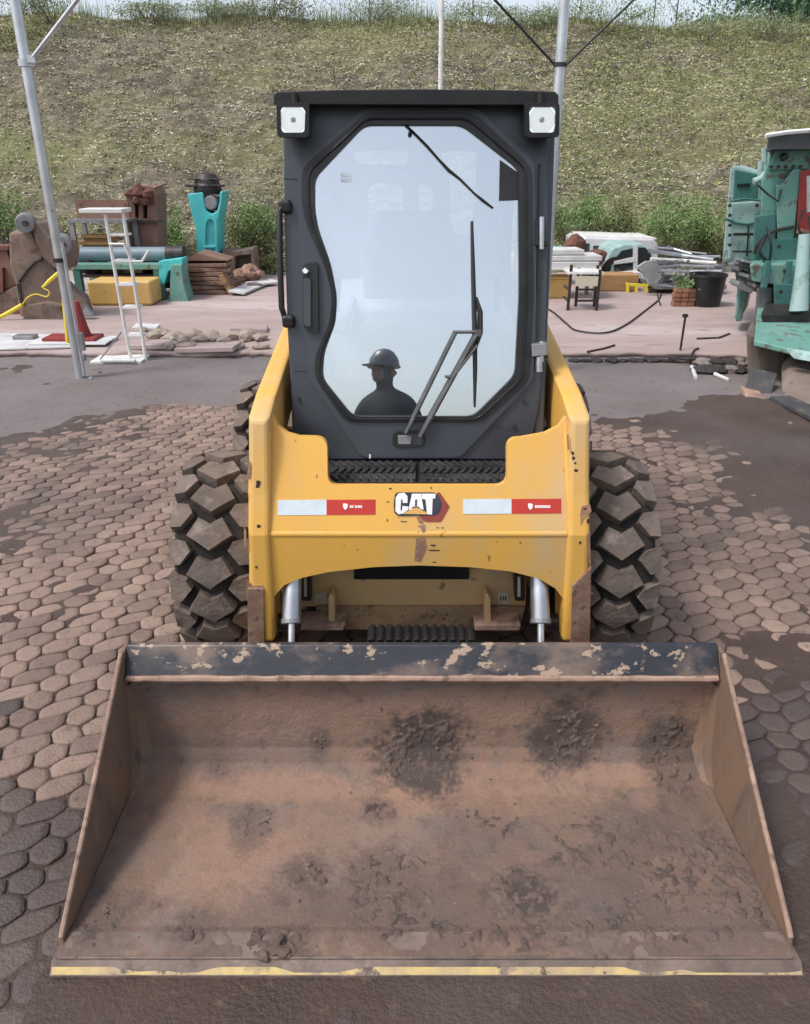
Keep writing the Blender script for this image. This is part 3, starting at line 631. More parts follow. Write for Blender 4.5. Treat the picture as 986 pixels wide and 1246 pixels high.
# ---- cross member between the arms
upL = [(308, 520), (330, 505), (338, 519), (350, 528), (364, 531)]
top = upL + rounded([(396, 533), (399, 545), (400, 590), (617, 591), (618, 545), (622, 533)], 11, 6)[0:0]
shoulder = [(364, 531)] + rounded([(364, 531), (398, 532), (399, 591), (617, 591), (617, 533), (648, 532)], 14, 6)[6 + 0:-7 + 1] + [(648, 530), (664, 527), (680, 519), (690, 506), (706, 522)]
outl = [(306, 516), (331, 504), (338, 518), (350, 527)] + shoulder + [(711, 590)]
upper = outl + [(716, 650), (304, 650), (302, 600)]
# split at the bend so the plate folds there
VB = 652
def bend_v(u): return VB
up_f = at(BUMP, [(u, min(v, 651)) for u, v in upper])
cross = MB().prism(up_f, (0, .035, -.006))
low2d = [(304, 650.5), (716, 650.5), (714, 780), (699, 780), (697, 758), (690, 735), (676, 716), (656, 704), (620, 695), (570, 690), (510, 688), (455, 690), (400, 696), (368, 703), (346, 712), (330, 730), (319, 747), (317, 782), (302, 782)]
cross.prism([PL(u, v, 2.385, .668, -.02, 0) for u, v in low2d], (0, .035, .004))
cross_o = part(cross, 'cross_member', 'yellow', bevel=.006, seg=3)
part(MB().box((CXM, 2.52, .62), (1.0, .22, .05)).box((CXM, 2.615, .70), (1.0, .03, .18)), 'cross_tube', 'yellow', bevel=.01)
# reflective tape
for (u0, u1, um, v0, v1) in ((338, 457, 397.5, 608, 626.5), (563.5, 683, 622.5, 607, 625)):
    part(MB().prism(at(BUMP, [(u0, v0 + .6), (um, v0 + .2), (um, v1), (u0, v1 + .4)], .0012), (0, .0010, 0)), 'white_tape', 'white_sticker', cross_o)
    rt = part(MB().prism(at(BUMP, [(um, v0 + .2), (u1, v0 - .2), (u1, v1 - .4), (um, v1)], .0012), (0, .0010, 0)), 'red_tape', 'red_sticker', cross_o)
    q = MB(); uu = um + 20
    q.prism(at(BUMP, [(uu, 613), (uu + 3, 612.5), (uu + 6, 613.5), (uu + 5.5, 618), (uu + 3, 620.5), (uu + .5, 618)], .0024), (0, .001, 0))
    ws = [3, 2, 0, 2, 1, 2, 2, 2] if u0 < 400 else [2, 2, 2, 2, 2, 2, 2, 2, 2, 2]; x = uu + 8.5
    for w in ws:
        if w: q.prism(at(BUMP, [(x, 615), (x + w * .75, 615), (x + w * .75, 618), (x, 618)], .0024), (0, .001, 0))
        x += max(w, 1.5) * .95
    part(q, 'white_print', 'white_paint', cross_o)
# maker's emblem, worn: white letters on navy, maroon pentagon behind
def LZ(pts): return [(470 + x / 10.955, 590 + y / 10.96) for x, y in pts]
def em(pts, off, mat, name, th=.0012, rnd=0):
    p = LZ(pts); p = rounded(p, rnd, 4) if rnd else p
    return part(MB().prism(at(BUMP, p, off), (0, th, 0)), name, mat, cross_o)
em([(420, 395), (700, 95), (720, 108), (845, 288), (740, 478), (715, 492), (525, 492), (480, 455)], .0020, 'maroon', 'emblem_pentagon')
em([(118, 120), (160, 100), (640, 100), (690, 130), (745, 250), (720, 350), (660, 405), (180, 412), (110, 380), (102, 250)], .0034, 'navy', 'emblem_field', rnd=3)
let = MB()
for pl in ([(128, 170), (165, 115), (245, 105), (285, 150), (285, 240), (222, 240), (218, 190), (200, 195), (192, 335), (212, 345), (218, 280), (300, 290), (290, 335), (225, 380), (165, 390), (125, 350)],
           [(345, 118), (465, 118), (500, 330), (455, 318), (440, 290), (352, 290), (335, 330), (298, 330)],
           [(472, 118), (660, 118), (655, 178), (620, 185), (612, 395), (545, 390), (525, 195), (480, 185)]):
    let.prism(at(BUMP, LZ(pl), .0048), (0, .0012, 0))
part(let, 'emblem_letters', 'white_paint', cross_o)
em([(388, 195), (412, 195), (408, 285), (385, 285)], .0060, 'navy', 'emblem_counter')
em([(225, 385), (300, 345), (360, 308), (430, 305), (480, 340), (540, 362), (540, 392)], .0060, 'logo_yellow', 'emblem_triangle')
# worn scar running down from the emblem, small chips
sc_ = MB()
for pl in ([(405, 430), (500, 430), (490, 520), (440, 510)], [(418, 545), (520, 530), (525, 660), (480, 640), (470, 580)], [(398, 640), (440, 615), (432, 700)], [(400, 715), (470, 700), (510, 690), (540, 820), (500, 930), (460, 1020), (378, 1010)]):
    sc_.prism(at(BUMP, LZ(pl), .0016), (0, .0008, 0))
part(MB().tube([BUMP(326, 651, -.0125), BUMP(690, 651, -.0125)], .0155, 14), 'fold_edge', 'yellow', cross_o, smooth=True)
part(sc_, 'rust_scar', 'scar', cross_o)
chp = MB(); rr = random.Random(5)
for (x, y, w, h) in ((20, 225, 45, 10), (232, 487, 100, 8), (172, 430, 10, 16), (685, 570, 40, 8), (750, 572, 40, 12), (55, 50, 40, 20), (600, 40, 20, 24), (625, 805, 75, 22), (635, 870, 170, 16), (640, 1028, 60, 10), (15, 470, 12, 40), (-560, 800, 10, 14), (-1490, 640, 16, 14), (-1630, 300, 10, 40), (1420, 640, 10, 20), (1790, 770, 22, 14), (1480, 760, 18, 8), (-800, 600, 16, 6), (-380, 860, 30, 8), (-1900, 480, 20, 12), (1950, 260, 10, 60)):
    pl = [(x - w / 2, y - h * .4), (x + w * .1, y - h / 2), (x + w / 2, y - h * .2), (x + w * .4, y + h / 2), (x - w * .3, y + h * .4)]
    chp.prism(at(BUMP, LZ(pl), .0014), (0, .0006, 0))
part(chp, 'paint_chips', 'shard', cross_o)
# ---- lift and tilt cylinders
for u0, u1 in ((357, 355), (656, 658)):
    cyl = part(MB().tube([A(u0, 690, 2.46), A(u1, 758, 2.36)], [.031, .034], 20), 'tilt_cylinder', 'silver', smooth=True, bevel=.003)
    part(MB().tube([A(u1, 756, 2.362), A(u1, 800, 2.30)], .0125, 14), 'cylinder_rod', 'bright', cyl, smooth=True)
    part(MB().tube([A(u1, 753, 2.366), A(u1, 759, 2.356)], .037, 20), 'gland', 'grey_steel', cyl, bevel=.002)
# ---- coupler and step
cp = part(MB().box((CXM, 2.17, .20), (1.04, .06, .22)).box((CXM - .46, 2.24, .20), (.07, .14, .18)).box((CXM + .46, 2.24, .20), (.07, .14, .18)), 'coupler', 'steel_dark', bevel=.01)
stp = MB(); p0 = A(447, 789, 2.16); p1 = A(578, 772, 2.20); w_ = p1.x - p0.x
stp.box(((p0.x + p1.x) / 2, 2.20, p0.z + .005), (w_, .09, .05))
for k in range(12): stp.tube([(p0.x + w_ * (k + .5) / 12, 2.155, p0.z + .028), (p0.x + w_ * (k + .5) / 12, 2.245, p0.z + .028)], .0135, 8)
for k in range(12): stp.box((p0.x + w_ * (k + .5) / 12, 2.152, p0.z + .010), (.018, .012, .014), Matrix.Rotation(.5 if k % 2 else -.5, 3, 'Y'))
part(stp, 'step_tread', 'black', bevel=.003)
# tread mats at the cab door sill
sill = MB().prism([A(399, 598, 2.50), A(617, 598, 2.50), A(617, 558, 2.73), A(399, 558, 2.73)], (0, .01, -.03)); part(sill, 'sill_plate', 'black', bevel=.003)
for u0, u1 in ((401, 506), (511, 615)):
    q = MB(); a0, a1, b0, b1 = A(u0, 590, 2.53), A(u1, 590, 2.53), A(u0, 565, 2.685), A(u1, 565, 2.685); N = 11
    def sp(x, y): return (a0 * (1 - x) + a1 * x) * (1 - y) + (b0 * (1 - x) + b1 * x) * y + Vector((0, -.004, .012))
    q.prism([sp(0, 0), sp(1, 0), sp(1, 1), sp(0, 1)], (0, .002, -.008))
    for k in range(N):
        for j in range(3):
            x = k / N; d = .07 if j % 2 else -.07; y0, y1 = .06 + j * .32, .06 + j * .32 + .27
            xa = min(max(x + .045 - d / 2, .0), .96); xb = min(max(x + .045 + d / 2, 0), .96)
            q.prism([sp(xa, y0), sp(xa + .035, y0), sp(xb + .035, y1), sp(xb, y1)], (0, -.003, .009))
    part(q, 'tread_mat', 'mat', bevel=.0015)

# ---- cab
outer = [(345, 118), (667, 118), (667, 300), (664, 420), (655, 500), (648, 532), (622, 540), (616, 559), (402, 559), (396, 545), (358, 533), (350, 400), (346, 260)]
in_s = [(384, 217), (444, 153.5), (562, 153.5), (630, 206), (631, 360), (626, 456), (576, 506), (430, 506), (393, 460), (395, 429), (409, 392), (410.5, 360), (403, 321), (388, 279), (384, 256)]
out_s = [(368, 205), (447, 139), (576, 139), (646, 204), (648, 360), (643, 463), (586, 513.5), (421, 513.5), (383, 458), (385, 430), (402, 392), (405, 360), (396, 325), (372, 270), (367.5, 240)]
mid_s = [((a[0] * .55 + b[0] * .45), (a[1] * .55 + b[1] * .45)) for a, b in zip(in_s, out_s)]
hole = rounded(mid_s, 11, 5)
frame = part(MB().prism(at(DOOR, outer), (0, .06, 0), [at(DOOR, hole)]), 'cab_frame', 'cab', bevel=.006)
door2d = [(362, 205), (444, 132), (580, 132), (650, 198), (652, 365), (648, 462), (560, 556), (440, 556), (374, 455), (366, 330)]
door = part(MB().prism(at(DOOR, rounded(door2d, 10, 4), .014), (0, .016, 0), [at(DOOR, hole, .014)]), 'door', 'cab', bevel=.006, seg=3)
seal = part(MB().hull(at(DOOR, rounded(out_s, 13, 5), .020), at(DOOR, rounded(out_s, 13, 5), .010), [(at(DOOR, rounded(in_s, 10, 5), .020), at(DOOR, rounded(in_s, 10, 5), .010))]), 'window_seal', 'rubber', door, bevel=.006, seg=3)
ms2 = [((a[0] * .5 + b[0] * .5), (a[1] * .5 + b[1] * .5)) for a, b in zip(in_s, out_s)]
lp = at(DOOR, rounded(ms2, 11, 5), .0225); part(MB().tube(lp + [lp[0], lp[1]], .0045, 6), 'seal_bead', 'rubber', door, smooth=True)
part(MB().prism(at(DOOR, rounded(mid_s, 11, 5), .008), (0, .005, 0)), 'window_pane', 'pane', door)
# panel creases on the front
for ln in ([(346, 217), (362, 218)], [(358, 451), (373, 452)]): part(MB().tube([DOOR(u, v, .001) for u, v in ln], .0018, 5), 'panel_seam', 'black', frame)
for u, v in ((364, 486), (638, 489), (626, 519)): part(MB().lathe([(0, .0), (0, .008), (.006, .007), (.006, 0)], DOOR(u, v, 0.002), (0, -1, .19), 10), 'bolt', 'steel_dark', frame)
part(MB().prism(at(DOOR, [(449.5, 552), (451.5, 552), (451.5, 557), (449.5, 557)], .0155), (0, .001, 0)), 'paint_chip', 'white_paint', door)
# cab sides, rear wall, floor and roof
yb = 4.10
for sg in (-1, 1):
    xo = CXM + sg * .462
    pf = [(2.735, .88), (2.96, 2.00), (yb, 2.00), (yb, .80), (3.0, .80)]; hl = [(3.02, 1.12), (3.15, 1.86), (3.92, 1.86), (3.95, 1.12)]
    sd = part(MB().prism([(xo, y, z) for y, z in pf], (-sg * .035, 0, 0), [[(xo, y, z) for y, z in hl]]), 'side_wall', 'cab', bevel=.005)
    msh = MB()
    for k in range(1, 5): msh.tube([(xo - sg * .02, 3.0 + k * .2, 1.11), (xo - sg * .02, 3.05 + k * .19, 1.87)], .004, 5)
    for k in range(1, 4): msh.tube([(xo - sg * .02, 3.03, 1.11 + k * .19), (xo - sg * .02, 3.93, 1.11 + k * .19)], .004, 5)
    part(msh, 'side_grille', 'black', sd)
xl, xr = CXM - .43, CXM + .43
def rw(pts): return atY(pts, yb - .03)
rear = MB().prism([(xl, yb - .04, .80), (xr, yb - .04, .80), (xr, yb - .04, 2.0), (xl, yb - .04, 2.0)], (0, .04, 0),
      [[A(u, v, yb - .04) for u, v in rounded([(447, 228), (458, 222), (491, 226), (491, 271), (449, 271)], 5, 3)], [A(u, v, yb - .04) for u, v in rounded([(510, 222), (522, 226), (528, 240), (528, 284), (510, 284)], 5, 3)],
       [A(u, v, yb - .04) for u, v in rounded([(432, 184), (498, 184), (494, 200), (432, 200)], 4, 3)], [A(u, v, yb - .04) for u, v in rounded([(536, 184), (580, 184), (579, 240), (572, 285), (549, 285), (547, 210)], 5, 3)]])
part(rear, 'rear_wall', 'cab_in', bevel=.003)
part(MB().box((CXM, 3.42, .84), (.86, 1.3, .05)), 'cab_floor', 'black')
part(MB().prism([(CXM - .42, 3.62, .86), (CXM - .42, 3.62, 1.22), (CXM - .42, 4.05, 1.30), (CXM - .42, 4.05, .86)], (.84, 0, 0)), 'seat_base', 'cab_in', bevel=.03)
st = part(MB().box((CXM - .02, 3.50, 1.14), (.44, .42, .12)), 'seat_cushion', 'seat', bevel=.05, seg=4)
part(MB().prism([(CXM - .02 + x, 3.72, z) for x, z in ((-.22, 1.18), (-.23, 1.45), (-.17, 1.62), (.17, 1.62), (.23, 1.45), (.22, 1.18))], (0, .10, .0)), 'seat_back', 'seat', bevel=.04, seg=4)
for sg in (-1, 1):
    part(MB().box((CXM + sg * .33, 3.45, 1.22), (.12, .5, .08)), 'armrest', 'cab_in', bevel=.02)
    jl = part(MB().tube([(CXM + sg * .33, 3.25, 1.26), (CXM + sg * .32, 3.22, 1.40)], [.012, .022], 10), 'joystick', 'black', smooth=True)
roof = MB(); rp = [(333, 127), (333, 116), (337, 112), (400, 109.5), (507, 108.5), (615, 109.5), (676, 111.5), (680, 116), (680, 128)]
roof.hull(atY(rp, 2.86), [Vector((p.x * 1.0, 4.18, p.z)) for p in atY(rp, 2.86)])
roof_o = part(roof, 'roof', 'black', bevel=.012, seg=3)
part(MB().prism([DOOR(346, 131, .03), DOOR(667, 131, .03), DOOR(667, 118, .03), DOOR(346, 118, .03)], (0, .05, 0)), 'roof_channel', 'cab', bevel=.006)
# head lamps
for u0, u1, v0, v1 in ((337.5, 377.5, 125, 167.5), (638, 680, 125, 167.5)):
    hs_ = rounded([(u0, v0), (u1, v0 + .5), (u1 - .5, v1), (u0 + 1, v1)], 5, 4); inn = rounded([(u0 + 5, v0 + 6), (u1 - 5, v0 + 6), (u1 - 6, v1 - 6), (u0 + 6, v1 - 6)], 5, 4)
    Yl = 2.80; b_ = [Vector(((p.x - (A((u0 + u1) / 2, 146, Yl).x)) * .85 + A((u0 + u1) / 2, 146, Yl).x, Yl + .09, p.z * 1.0)) for p in atY(hs_, Yl)]
    mb = MB().hull(atY(hs_, Yl), b_); hp = part(mb, 'headlight', 'black', bevel=.004)  # housing
    cpt = A((u0 + u1) / 2, 146, Yl)
    part(MB().prism([p + Vector((0, -.022, 0)) for p in atY(inn, Yl)], (0, .004, 0)), 'lens', 'lens', hp)
    part(MB().hull([p + Vector((0, -.019, 0)) for p in atY(hs_, Yl)], [p + Vector((0, .004, 0)) for p in atY(hs_, Yl)], [([p + Vector((0, -.019, 0)) for p in atY(inn, Yl)], [p + Vector((0, .004, 0)) for p in atY(inn, Yl)])]), 'lamp_rim', 'black', hp, bevel=.002)
    rf = MB(); w = (A(u1, 146, Yl).x - A(u0, 146, Yl).x)
    ww = [p + Vector((0, .018 * (p.z - cpt.z) / .05 - .002 + .004, 0)) for p in atY(inn, Yl)]; rf.hull(ww, [p + Vector((0, .004, 0)) for p in ww]); part(rf, 'reflector', 'lamp_emit', hp)
    fl = MB()
    for k in range(9): xx = cpt.x - w * .33 + w * .66 * k / 8; fl.tube([(xx, Yl - .020, cpt.z - .040), (xx, Yl - .020, cpt.z + .040)], .0012, 5)
    part(fl, 'lens_ribs', 'lens', hp)
    part(MB().lathe([(-.010, .046), (-.010, .043), (.004, .040), (.014, .030), (.020, .014), (.021, .010), (.021, .0), (.023, .0), (.024, .03), (.0, .046)], (cpt.x, Yl - .001, cpt.z), (0, 1, 0), 24), 'lamp_bowl', 'lamp_emit', hp, smooth=True)
    part(MB().lathe([(0, 0), (0, .008), (.012, .009), (.018, .005), (.018, 0)], (cpt.x, Yl + .002, cpt.z), (0, -1, 0), 12), 'lamp_bulb', 'grey_steel', hp, smooth=True)
    part(MB().tube([cpt + Vector((0, .05, .0)), cpt + Vector((0, .05, .08))], .012, 8), 'lamp_bracket', 'steel_dark', hp)
# grab bar on the left, latch, hinges on the right
gb = part(MB().tube([DOOR(352, 251, .0), DOOR(345, 251, .015), DOOR(341.5, 258, .02), DOOR(342, 320, .02), DOOR(344, 375, .02), DOOR(348, 388, .012), DOOR(356, 391, .0)], .0105, 10), 'grab_bar', 'black', smooth=True)
for u, v in ((348, 252), (352, 391)): part(MB().box(DOOR(u, v, .012), (.045, .03, .045)), 'bar_mount', 'black', gb, bevel=.012, seg=3)
lt = part(MB().prism(at(DOOR, rounded([(370, 322), (388, 320), (389, 404), (384, 406), (371, 400)], 4, 3), .032), (0, .02, 0)), 'door_latch', 'black', door, bevel=.004)
kn = part(MB().lathe([(0, 0), (0, .010), (.014, .012), (.020, .008), (.020, 0)], DOOR(374, 331, .03), (0, -1, .19), 14), 'latch_knob', 'chrome', door, smooth=True)
part(MB().prism(at(DOOR, rounded([(371, 340), (380, 340), (380, 398), (372, 396)], 3, 3), .040), (0, .01, 0)), 'latch_lever', 'cab', door, bevel=.003)
for v0, v1 in ((268, 300), (418, 436)):
    hg = part(MB().prism(at(DOOR, [(650, v0), (655, v0), (655, v1 - 6), (666, v1 - 6), (666, v1), (650, v1)], .02), (0, .03, 0)), 'hinge', 'black', bevel=.003)
    part(MB().tube([DOOR(658, v0 - 3, .02), DOOR(658, v1 + 4, .02)], .009, 10), 'hinge_pin', 'silver', hg, smooth=True)
part(MB().prism(at(DOOR, [(645, 419), (664, 417), (665, 432), (646, 434)], .035), (0, .04, 0)), 'hinge_block', 'grey_steel', bevel=.004)
part(MB().tube([DOOR(655, 434, .02), DOOR(655, 452, .02)], .013, 10), 'hinge_bolt', 'silver', smooth=True)
part(MB().tube([DOOR(656.5, 200, .012), DOOR(656, 310, .012), DOOR(651, 415, .012)], .004, 6), 'hose', 'black')
# wiper
pv = part(MB().prism(at(DOOR, rounded([(478, 524), (518, 523), (518, 543), (478, 544)], 8, 4), .020), (0, .012, 0), [at(DOOR, rounded([(482, 527), (514, 526.5), (514, 540), (482, 541)], 6, 4), .020)]), 'wiper_housing', 'black', door, bevel=.002)
part(MB().prism(at(DOOR, [(484, 529), (502, 529), (500, 540), (485, 540)], .022), (0, .01, 0)), 'wiper_motor', 'grey_steel', door, bevel=.003)
wa = MB()
def bar(p, q, r0, r1): wa.tube([p, q], [r0, r1], 6)
bar(DOOR(494, 526, .034), DOOR(554, 404, .034), .0085, .0075); bar(DOOR(511, 530, .034), DOOR(579, 407, .034), .0105, .0085)
bar(DOOR(552, 404, .036), DOOR(582, 404, .036), .0065, .0065); bar(DOOR(553, 455, .040), DOOR(580, 420, .040), .005, .005)
wa.box(DOOR(547, 458.5, .036), (.03, .012, .006)); wa.box(DOOR(581, 405, .036), (.022, .012, .022))
part(wa, 'wiper_arm', 'wiper', door)
wb = MB(); wb.tube([DOOR(574, 270, .022), DOOR(575.5, 330, .022), DOOR(577.5, 405, .022), DOOR(578, 450, .022), DOOR(577.5, 495, .022)], [.004, .007, .0085, .007, .003], 6)
wb.tube([DOOR(579, 362, .030), DOOR(584, 380, .034), DOOR(584, 405, .034), DOOR(580, 420, .028)], [.004, .008, .008, .004], 6)
part(wb, 'wiper_blade', 'black', door)
ub = MB(); pts = [(492, 152), (504, 163), (520, 179), (534, 195), (546, 208), (560, 219), (577, 236), (588, 245), (600, 254)]
ub.tube([DOOR(u, v, .012) for u, v in pts], [.005, .0045, .0048, .004, .0058, .004, .0035, .005, .003], 6); ub.rock(DOOR(499, 164, .015), .010, 3)
part(ub, 'upper_wiper', 'black', door)
part(MB().prism(at(DOOR, [(608, 195), (632, 212), (632, 244), (607, 245)], .0095), (0, .0008, 0)), 'dark_visor', 'black', door)
part(MB().prism(at(DOOR, [(415, 211), (428, 211), (428, 215.5), (415, 215.5)], .0095), (0, .0008, 0)).prism(at(DOOR, [(415, 217.5), (428, 217.5), (428, 222), (415, 222)], .0095), (0, .0008, 0)), 'pane_sticker', 'white_sticker', door)

# ---- bucket
bx0, bx1 = CXM + .005 - .915, CXM + .005 + .915
prof = [(1.302, .0365), (1.368, .0365), (1.388, .030), (1.62, .028), (1.84, .030), (1.90, .040), (1.945, .070), (1.968, .115), (1.978, .18), (1.984, .27), (1.990, .372)]
def dense(p, n):
    P = np.array(p); d = np.r_[0, np.cumsum(np.linalg.norm(np.diff(P, axis=0), axis=1))]; s = np.linspace(0, d[-1], n)
    return np.stack([np.interp(s, d, P[:, 0]), np.interp(s, d, P[:, 1])], 1), s
NP = 190
PR, SS = dense(prof, NP)
NRM = np.gradient(PR, axis=0); NRM /= np.linalg.norm(NRM, axis=1)[:, None]; NRM = np.stack([-NRM[:, 1], NRM[:, 0]], 1)   # towards the inside
def shell():
    mb = MB(); t = .014
    loop = [Vector((bx0 + .012, y, z)) for y, z in PR[::6]] + [Vector((bx0 + .012, *(PR[-1] - NRM[-1] * t)))]
    back = [Vector((bx0 + .012, *(p - n * t))) for p, n in zip(PR[::6], NRM[::6])]
    full = loop[:-1] + back[::-1]
    return MB().prism(full, (bx1 - bx0 - .024, 0, 0))
bk = part(shell(), 'bucket', 'bucket', smooth=True)
def crust_material():
    m = MT['bucket'].copy(); m.name = 'stained bucket crust'; t = m.node_tree; L = t.links; b = t.nodes['Principled BSDF']; cur = b.inputs['Base Color'].links[0].from_socket
    for nm, col in (('ochre', (.275, .165, .115)), ('damp', (.060, .044, .038))):
        a = t.nodes.new('ShaderNodeAttribute'); a.attribute_name = nm; x = t.nodes.new('ShaderNodeMix'); x.data_type = 'RGBA'
        x.inputs[7].default_value = (*col, 1); L.new(a.outputs['Fac'], x.inputs[0]); L.new(cur, x.inputs[6]); cur = x.outputs[2]
    L.new(cur, b.inputs['Base Color']); return m
# dents in the caked dust: a dust layer with real relief on the shell
nu = 520
def soil_h(Xg, Sg):
    n1 = fbm(Xg * 4, Sg * 4, 61, 4) - .5; n2 = fbm(Xg * 26, Sg * 26, 63, 4) - .5
    return n1, n2
Xs = np.linspace(bx0 + .016, bx1 - .016, nu); XX, SI = np.meshgrid(Xs, np.arange(NP)); SGG = SS[SI]
n1, n2 = soil_h(XX, SGG)
def uv_to_xs(u, v):                            # which spot of the bucket's inside is seen at (u,v)
    r = ray(u, v); best = None
    for i in range(NP - 1):
        (y0, z0), (y1, z1) = PR[i], PR[i + 1]
        for q in (0, .5):
            y = y0 + (y1 - y0) * q; z = z0 + (z1 - z0) * q; t = y / r.y; e = abs(H_ + r.z * t - z)
            if best is None or e < best[0]: best = (e, r.x * t, SS[i] + (SS[i + 1] - SS[i]) * q)
    return best[1], best[2]
def blobs(lst):
    m = np.zeros_like(XX)
    for (u, v, ru, rv, a) in lst:
        x, s = uv_to_xs(u, v); sv = abs(uv_to_xs(u, v - rv)[1] - uv_to_xs(u, v + rv)[1]) / 2 + .01; sx = ru / 430.
        d = ((XX - x) / sx) ** 2 + ((SGG - s) / sv) ** 2; m = np.maximum(m, a * np.clip(1.25 - d + 1.5 * (fbm(XX * 9, SGG * 9, int(u), 3) - .5), 0, 1))
    return m
dust = .0048 + .004 * n1 + .003 * n2
PV = np.stack([XX, PR[SI][..., 0] + NRM[SI][..., 0] * dust, PR[SI][..., 1] + NRM[SI][..., 1] * dust], 2)
crust = np_mesh('dust_crust', PV.reshape(-1, 3), grid_faces(nu, NP), crust_material(), bk, smooth=True, loc=tuple(WL[bk]))
# side plates
for sg, xx in ((-1, bx0), (1, bx1)):
    pf = [(1.335, .016), (1.345, .050), (1.36, .062), (1.60, .215), (1.86, .385), (1.975, .462), (2.035, .462), (2.035, .10), (1.98, .03), (1.90, .012)]
    sp_ = part(MB().prism([(xx, y, z) for y, z in pf], (-sg * .012, 0, 0)), 'side_plate', 'bucket_side', bk, bevel=.003)
    part(MB().tube([(xx - sg * .006, y, z) for y, z in pf[1:6]], .0072, 8), 'side_edge', 'lip', bk, smooth=True)
    # fillet of packed dirt in the corner between side plate and back
    fl = MB(); q0, q1 = [], []
    for i in range(110, NP, 5):
        y, z = PR[i]; n = NRM[i]; w = .004 + .04 * math.sin(math.pi * min(1, (i - 110) / 60)) ** .5 if i < 140 else .044 - .02 * (i - 140) / 50
        q0.append((Vector((xx - sg * .012, *(PR[i] + n * w * 1.2))), Vector((xx - sg * (.012 + w * .35), *(PR[i] + n * w * .35))), Vector((xx - sg * (.012 + w * 1.1), *(PR[i] + n * .002)))))
    vs = [[fl.bm.verts.new(p) for p in r_] for r_ in q0]
    for a, b in zip(vs, vs[1:]):
        for k in range(2): fl.bm.faces.new((a[k], a[k + 1], b[k + 1], b[k]))
    part(fl, 'corner_fillet', 'bucket_side', bk, smooth=True)
# top bar, lip and cutting edge
tb = [(1.958, .392), (1.964, .386), (2.030, .455), (2.030, .470), (2.012, .470)]
bar_o = part(MB().prism([(bx0 + .013, y, z) for y, z in tb], (bx1 - bx0 - .026, 0, 0)), 'top_bar', 'bar', bk, bevel=.004)
lipm = MB(); n_ = 60; rr = random.Random(2)
lipm.tube([(bx0 + .02 + (bx1 - bx0 - .04) * i / n_, 1.955 + rr.uniform(-.001, .001), .387 + rr.uniform(-.001, .001)) for i in range(n_ + 1)], [.0105 + rr.uniform(-.0015, .0015) for _ in range(n_ + 1)], 8)
part(lipm, 'lip_edge', 'lip', bk, smooth=True)
ce = part(MB().prism([(bx0, 1.272, .012), (bx0, 1.272, .004), (bx0, 1.46, .004), (bx0, 1.46, .016), (bx0, 1.300, .034), (bx0, 1.296, .034)][::-1], (bx1 - bx0, 0, 0)), 'cutting_edge', 'edge_steel', bk, bevel=.002)
def edge_paint():
    rng = np.random.default_rng(8); xs = np.linspace(bx0 + .004, bx1 - .004, 200); V = []; F = []
    for i, x in enumerate(xs):
        w = .3 + .7 * np.clip((fbm(np.array([x * 5.]), np.array([2.]), 71, 4)[0] - .36) * 6, 0, 1)
        for t in (0.02, .55 * w): V.append((x, 1.2725 + (1.2955 - 1.2725) * t, .0138 + (.034 - .012) * t + .0006))
    o = np_mesh('edge_paint', V, np.array([(2 * i, 2 * i + 2, 2 * i + 3, 2 * i + 1) for i in range(199)]), 'edge', bk, loc=tuple(WL[bk]))
edge_paint()
plate = part(MB().prism([(bx0 + .02, 1.298, .0402), (bx0 + .02, 1.37, .0412), (bx0 + .02, 1.37, .030), (bx0 + .02, 1.298, .030)], (bx1 - bx0 - .04, 0, 0)), 'wear_strip', 'edge_steel', bk, bevel=.002)
# soil stuck in the bucket
BL = [(512, 912, 62, 42, 1.25), (690, 895, 46, 40, 1.1), (815, 915, 36, 45, .8), (632, 1086, 34, 25, 1.5), (310, 1010, 26, 26, .55), (375, 1070, 28, 24, .8), (470, 1075, 55, 45, .55), (480, 1110, 60, 40, .6), (740, 1030, 90, 50, .5), (850, 1060, 90, 70, .65), (900, 1120, 60, 40, .6),
      (600, 1130, 150, 30, .55), (340, 1150, 42, 38, .8), (235, 1130, 26, 24, .7), (120, 1125, 40, 36, .7), (265, 935, 16, 16, .5), (390, 900, 12, 10, .6), (600, 1010, 60, 40, .35), (780, 1130, 90, 35, .6), (460, 990, 20, 14, .5)]
def soft(lst, seed):
    q = np.zeros_like(XX); g1 = fbm(XX * 7, SGG * 7, seed, 4) - .5; g2 = fbm(XX * 34, SGG * 34, seed + 9, 4) - .5; g3 = fbm(XX * 110, SGG * 110, seed + 5, 2) - .5
    for (u, v, ru, rv, a) in lst:
        x, ss_ = uv_to_xs(u, v); sv = abs(uv_to_xs(u, v - rv)[1] - uv_to_xs(u, v + rv)[1]) / 2 + .012; sx = ru / 430.
        d = ((XX - x) / sx) ** 2 + ((SGG - ss_) / sv) ** 2; q = np.maximum(q, a * np.clip(1.35 - .75 * d + 1.6 * g1 + 1.2 * g2 + .9 * g3, 0, 1))
    return q
damp = np.minimum(soft(BL, 301) * .85, 1)
damp = np.maximum(damp, soft([(800, 1090, 190, 100, .50), (560, 1120, 190, 60, .50), (300, 1130, 110, 50, .42), (120, 1120, 60, 60, .45), (860, 980, 60, 90, .45), (640, 1020, 110, 60, .35), (230, 880, 60, 60, .25), (180, 1020, 40, 110, .30)], 321))
ochre = soft([(330, 962, 190, 15, .75), (580, 972, 170, 17, .7), (760, 945, 110, 12, .6), (300, 868, 150, 22, .5), (560, 860, 120, 14, .5), (270, 1050, 90, 50, .55), (215, 1010, 30, 60, .5), (400, 1020, 100, 40, .4), (690, 1000, 40, 26, .6), (840, 1075, 50, 28, .55)], 341)
for nm, arr in (('damp', damp), ('ochre', ochre)):
    at_ = crust.data.attributes.new(nm, 'FLOAT', 'POINT'); at_.data.foreach_set('value', arr.astype(np.float32).ravel())
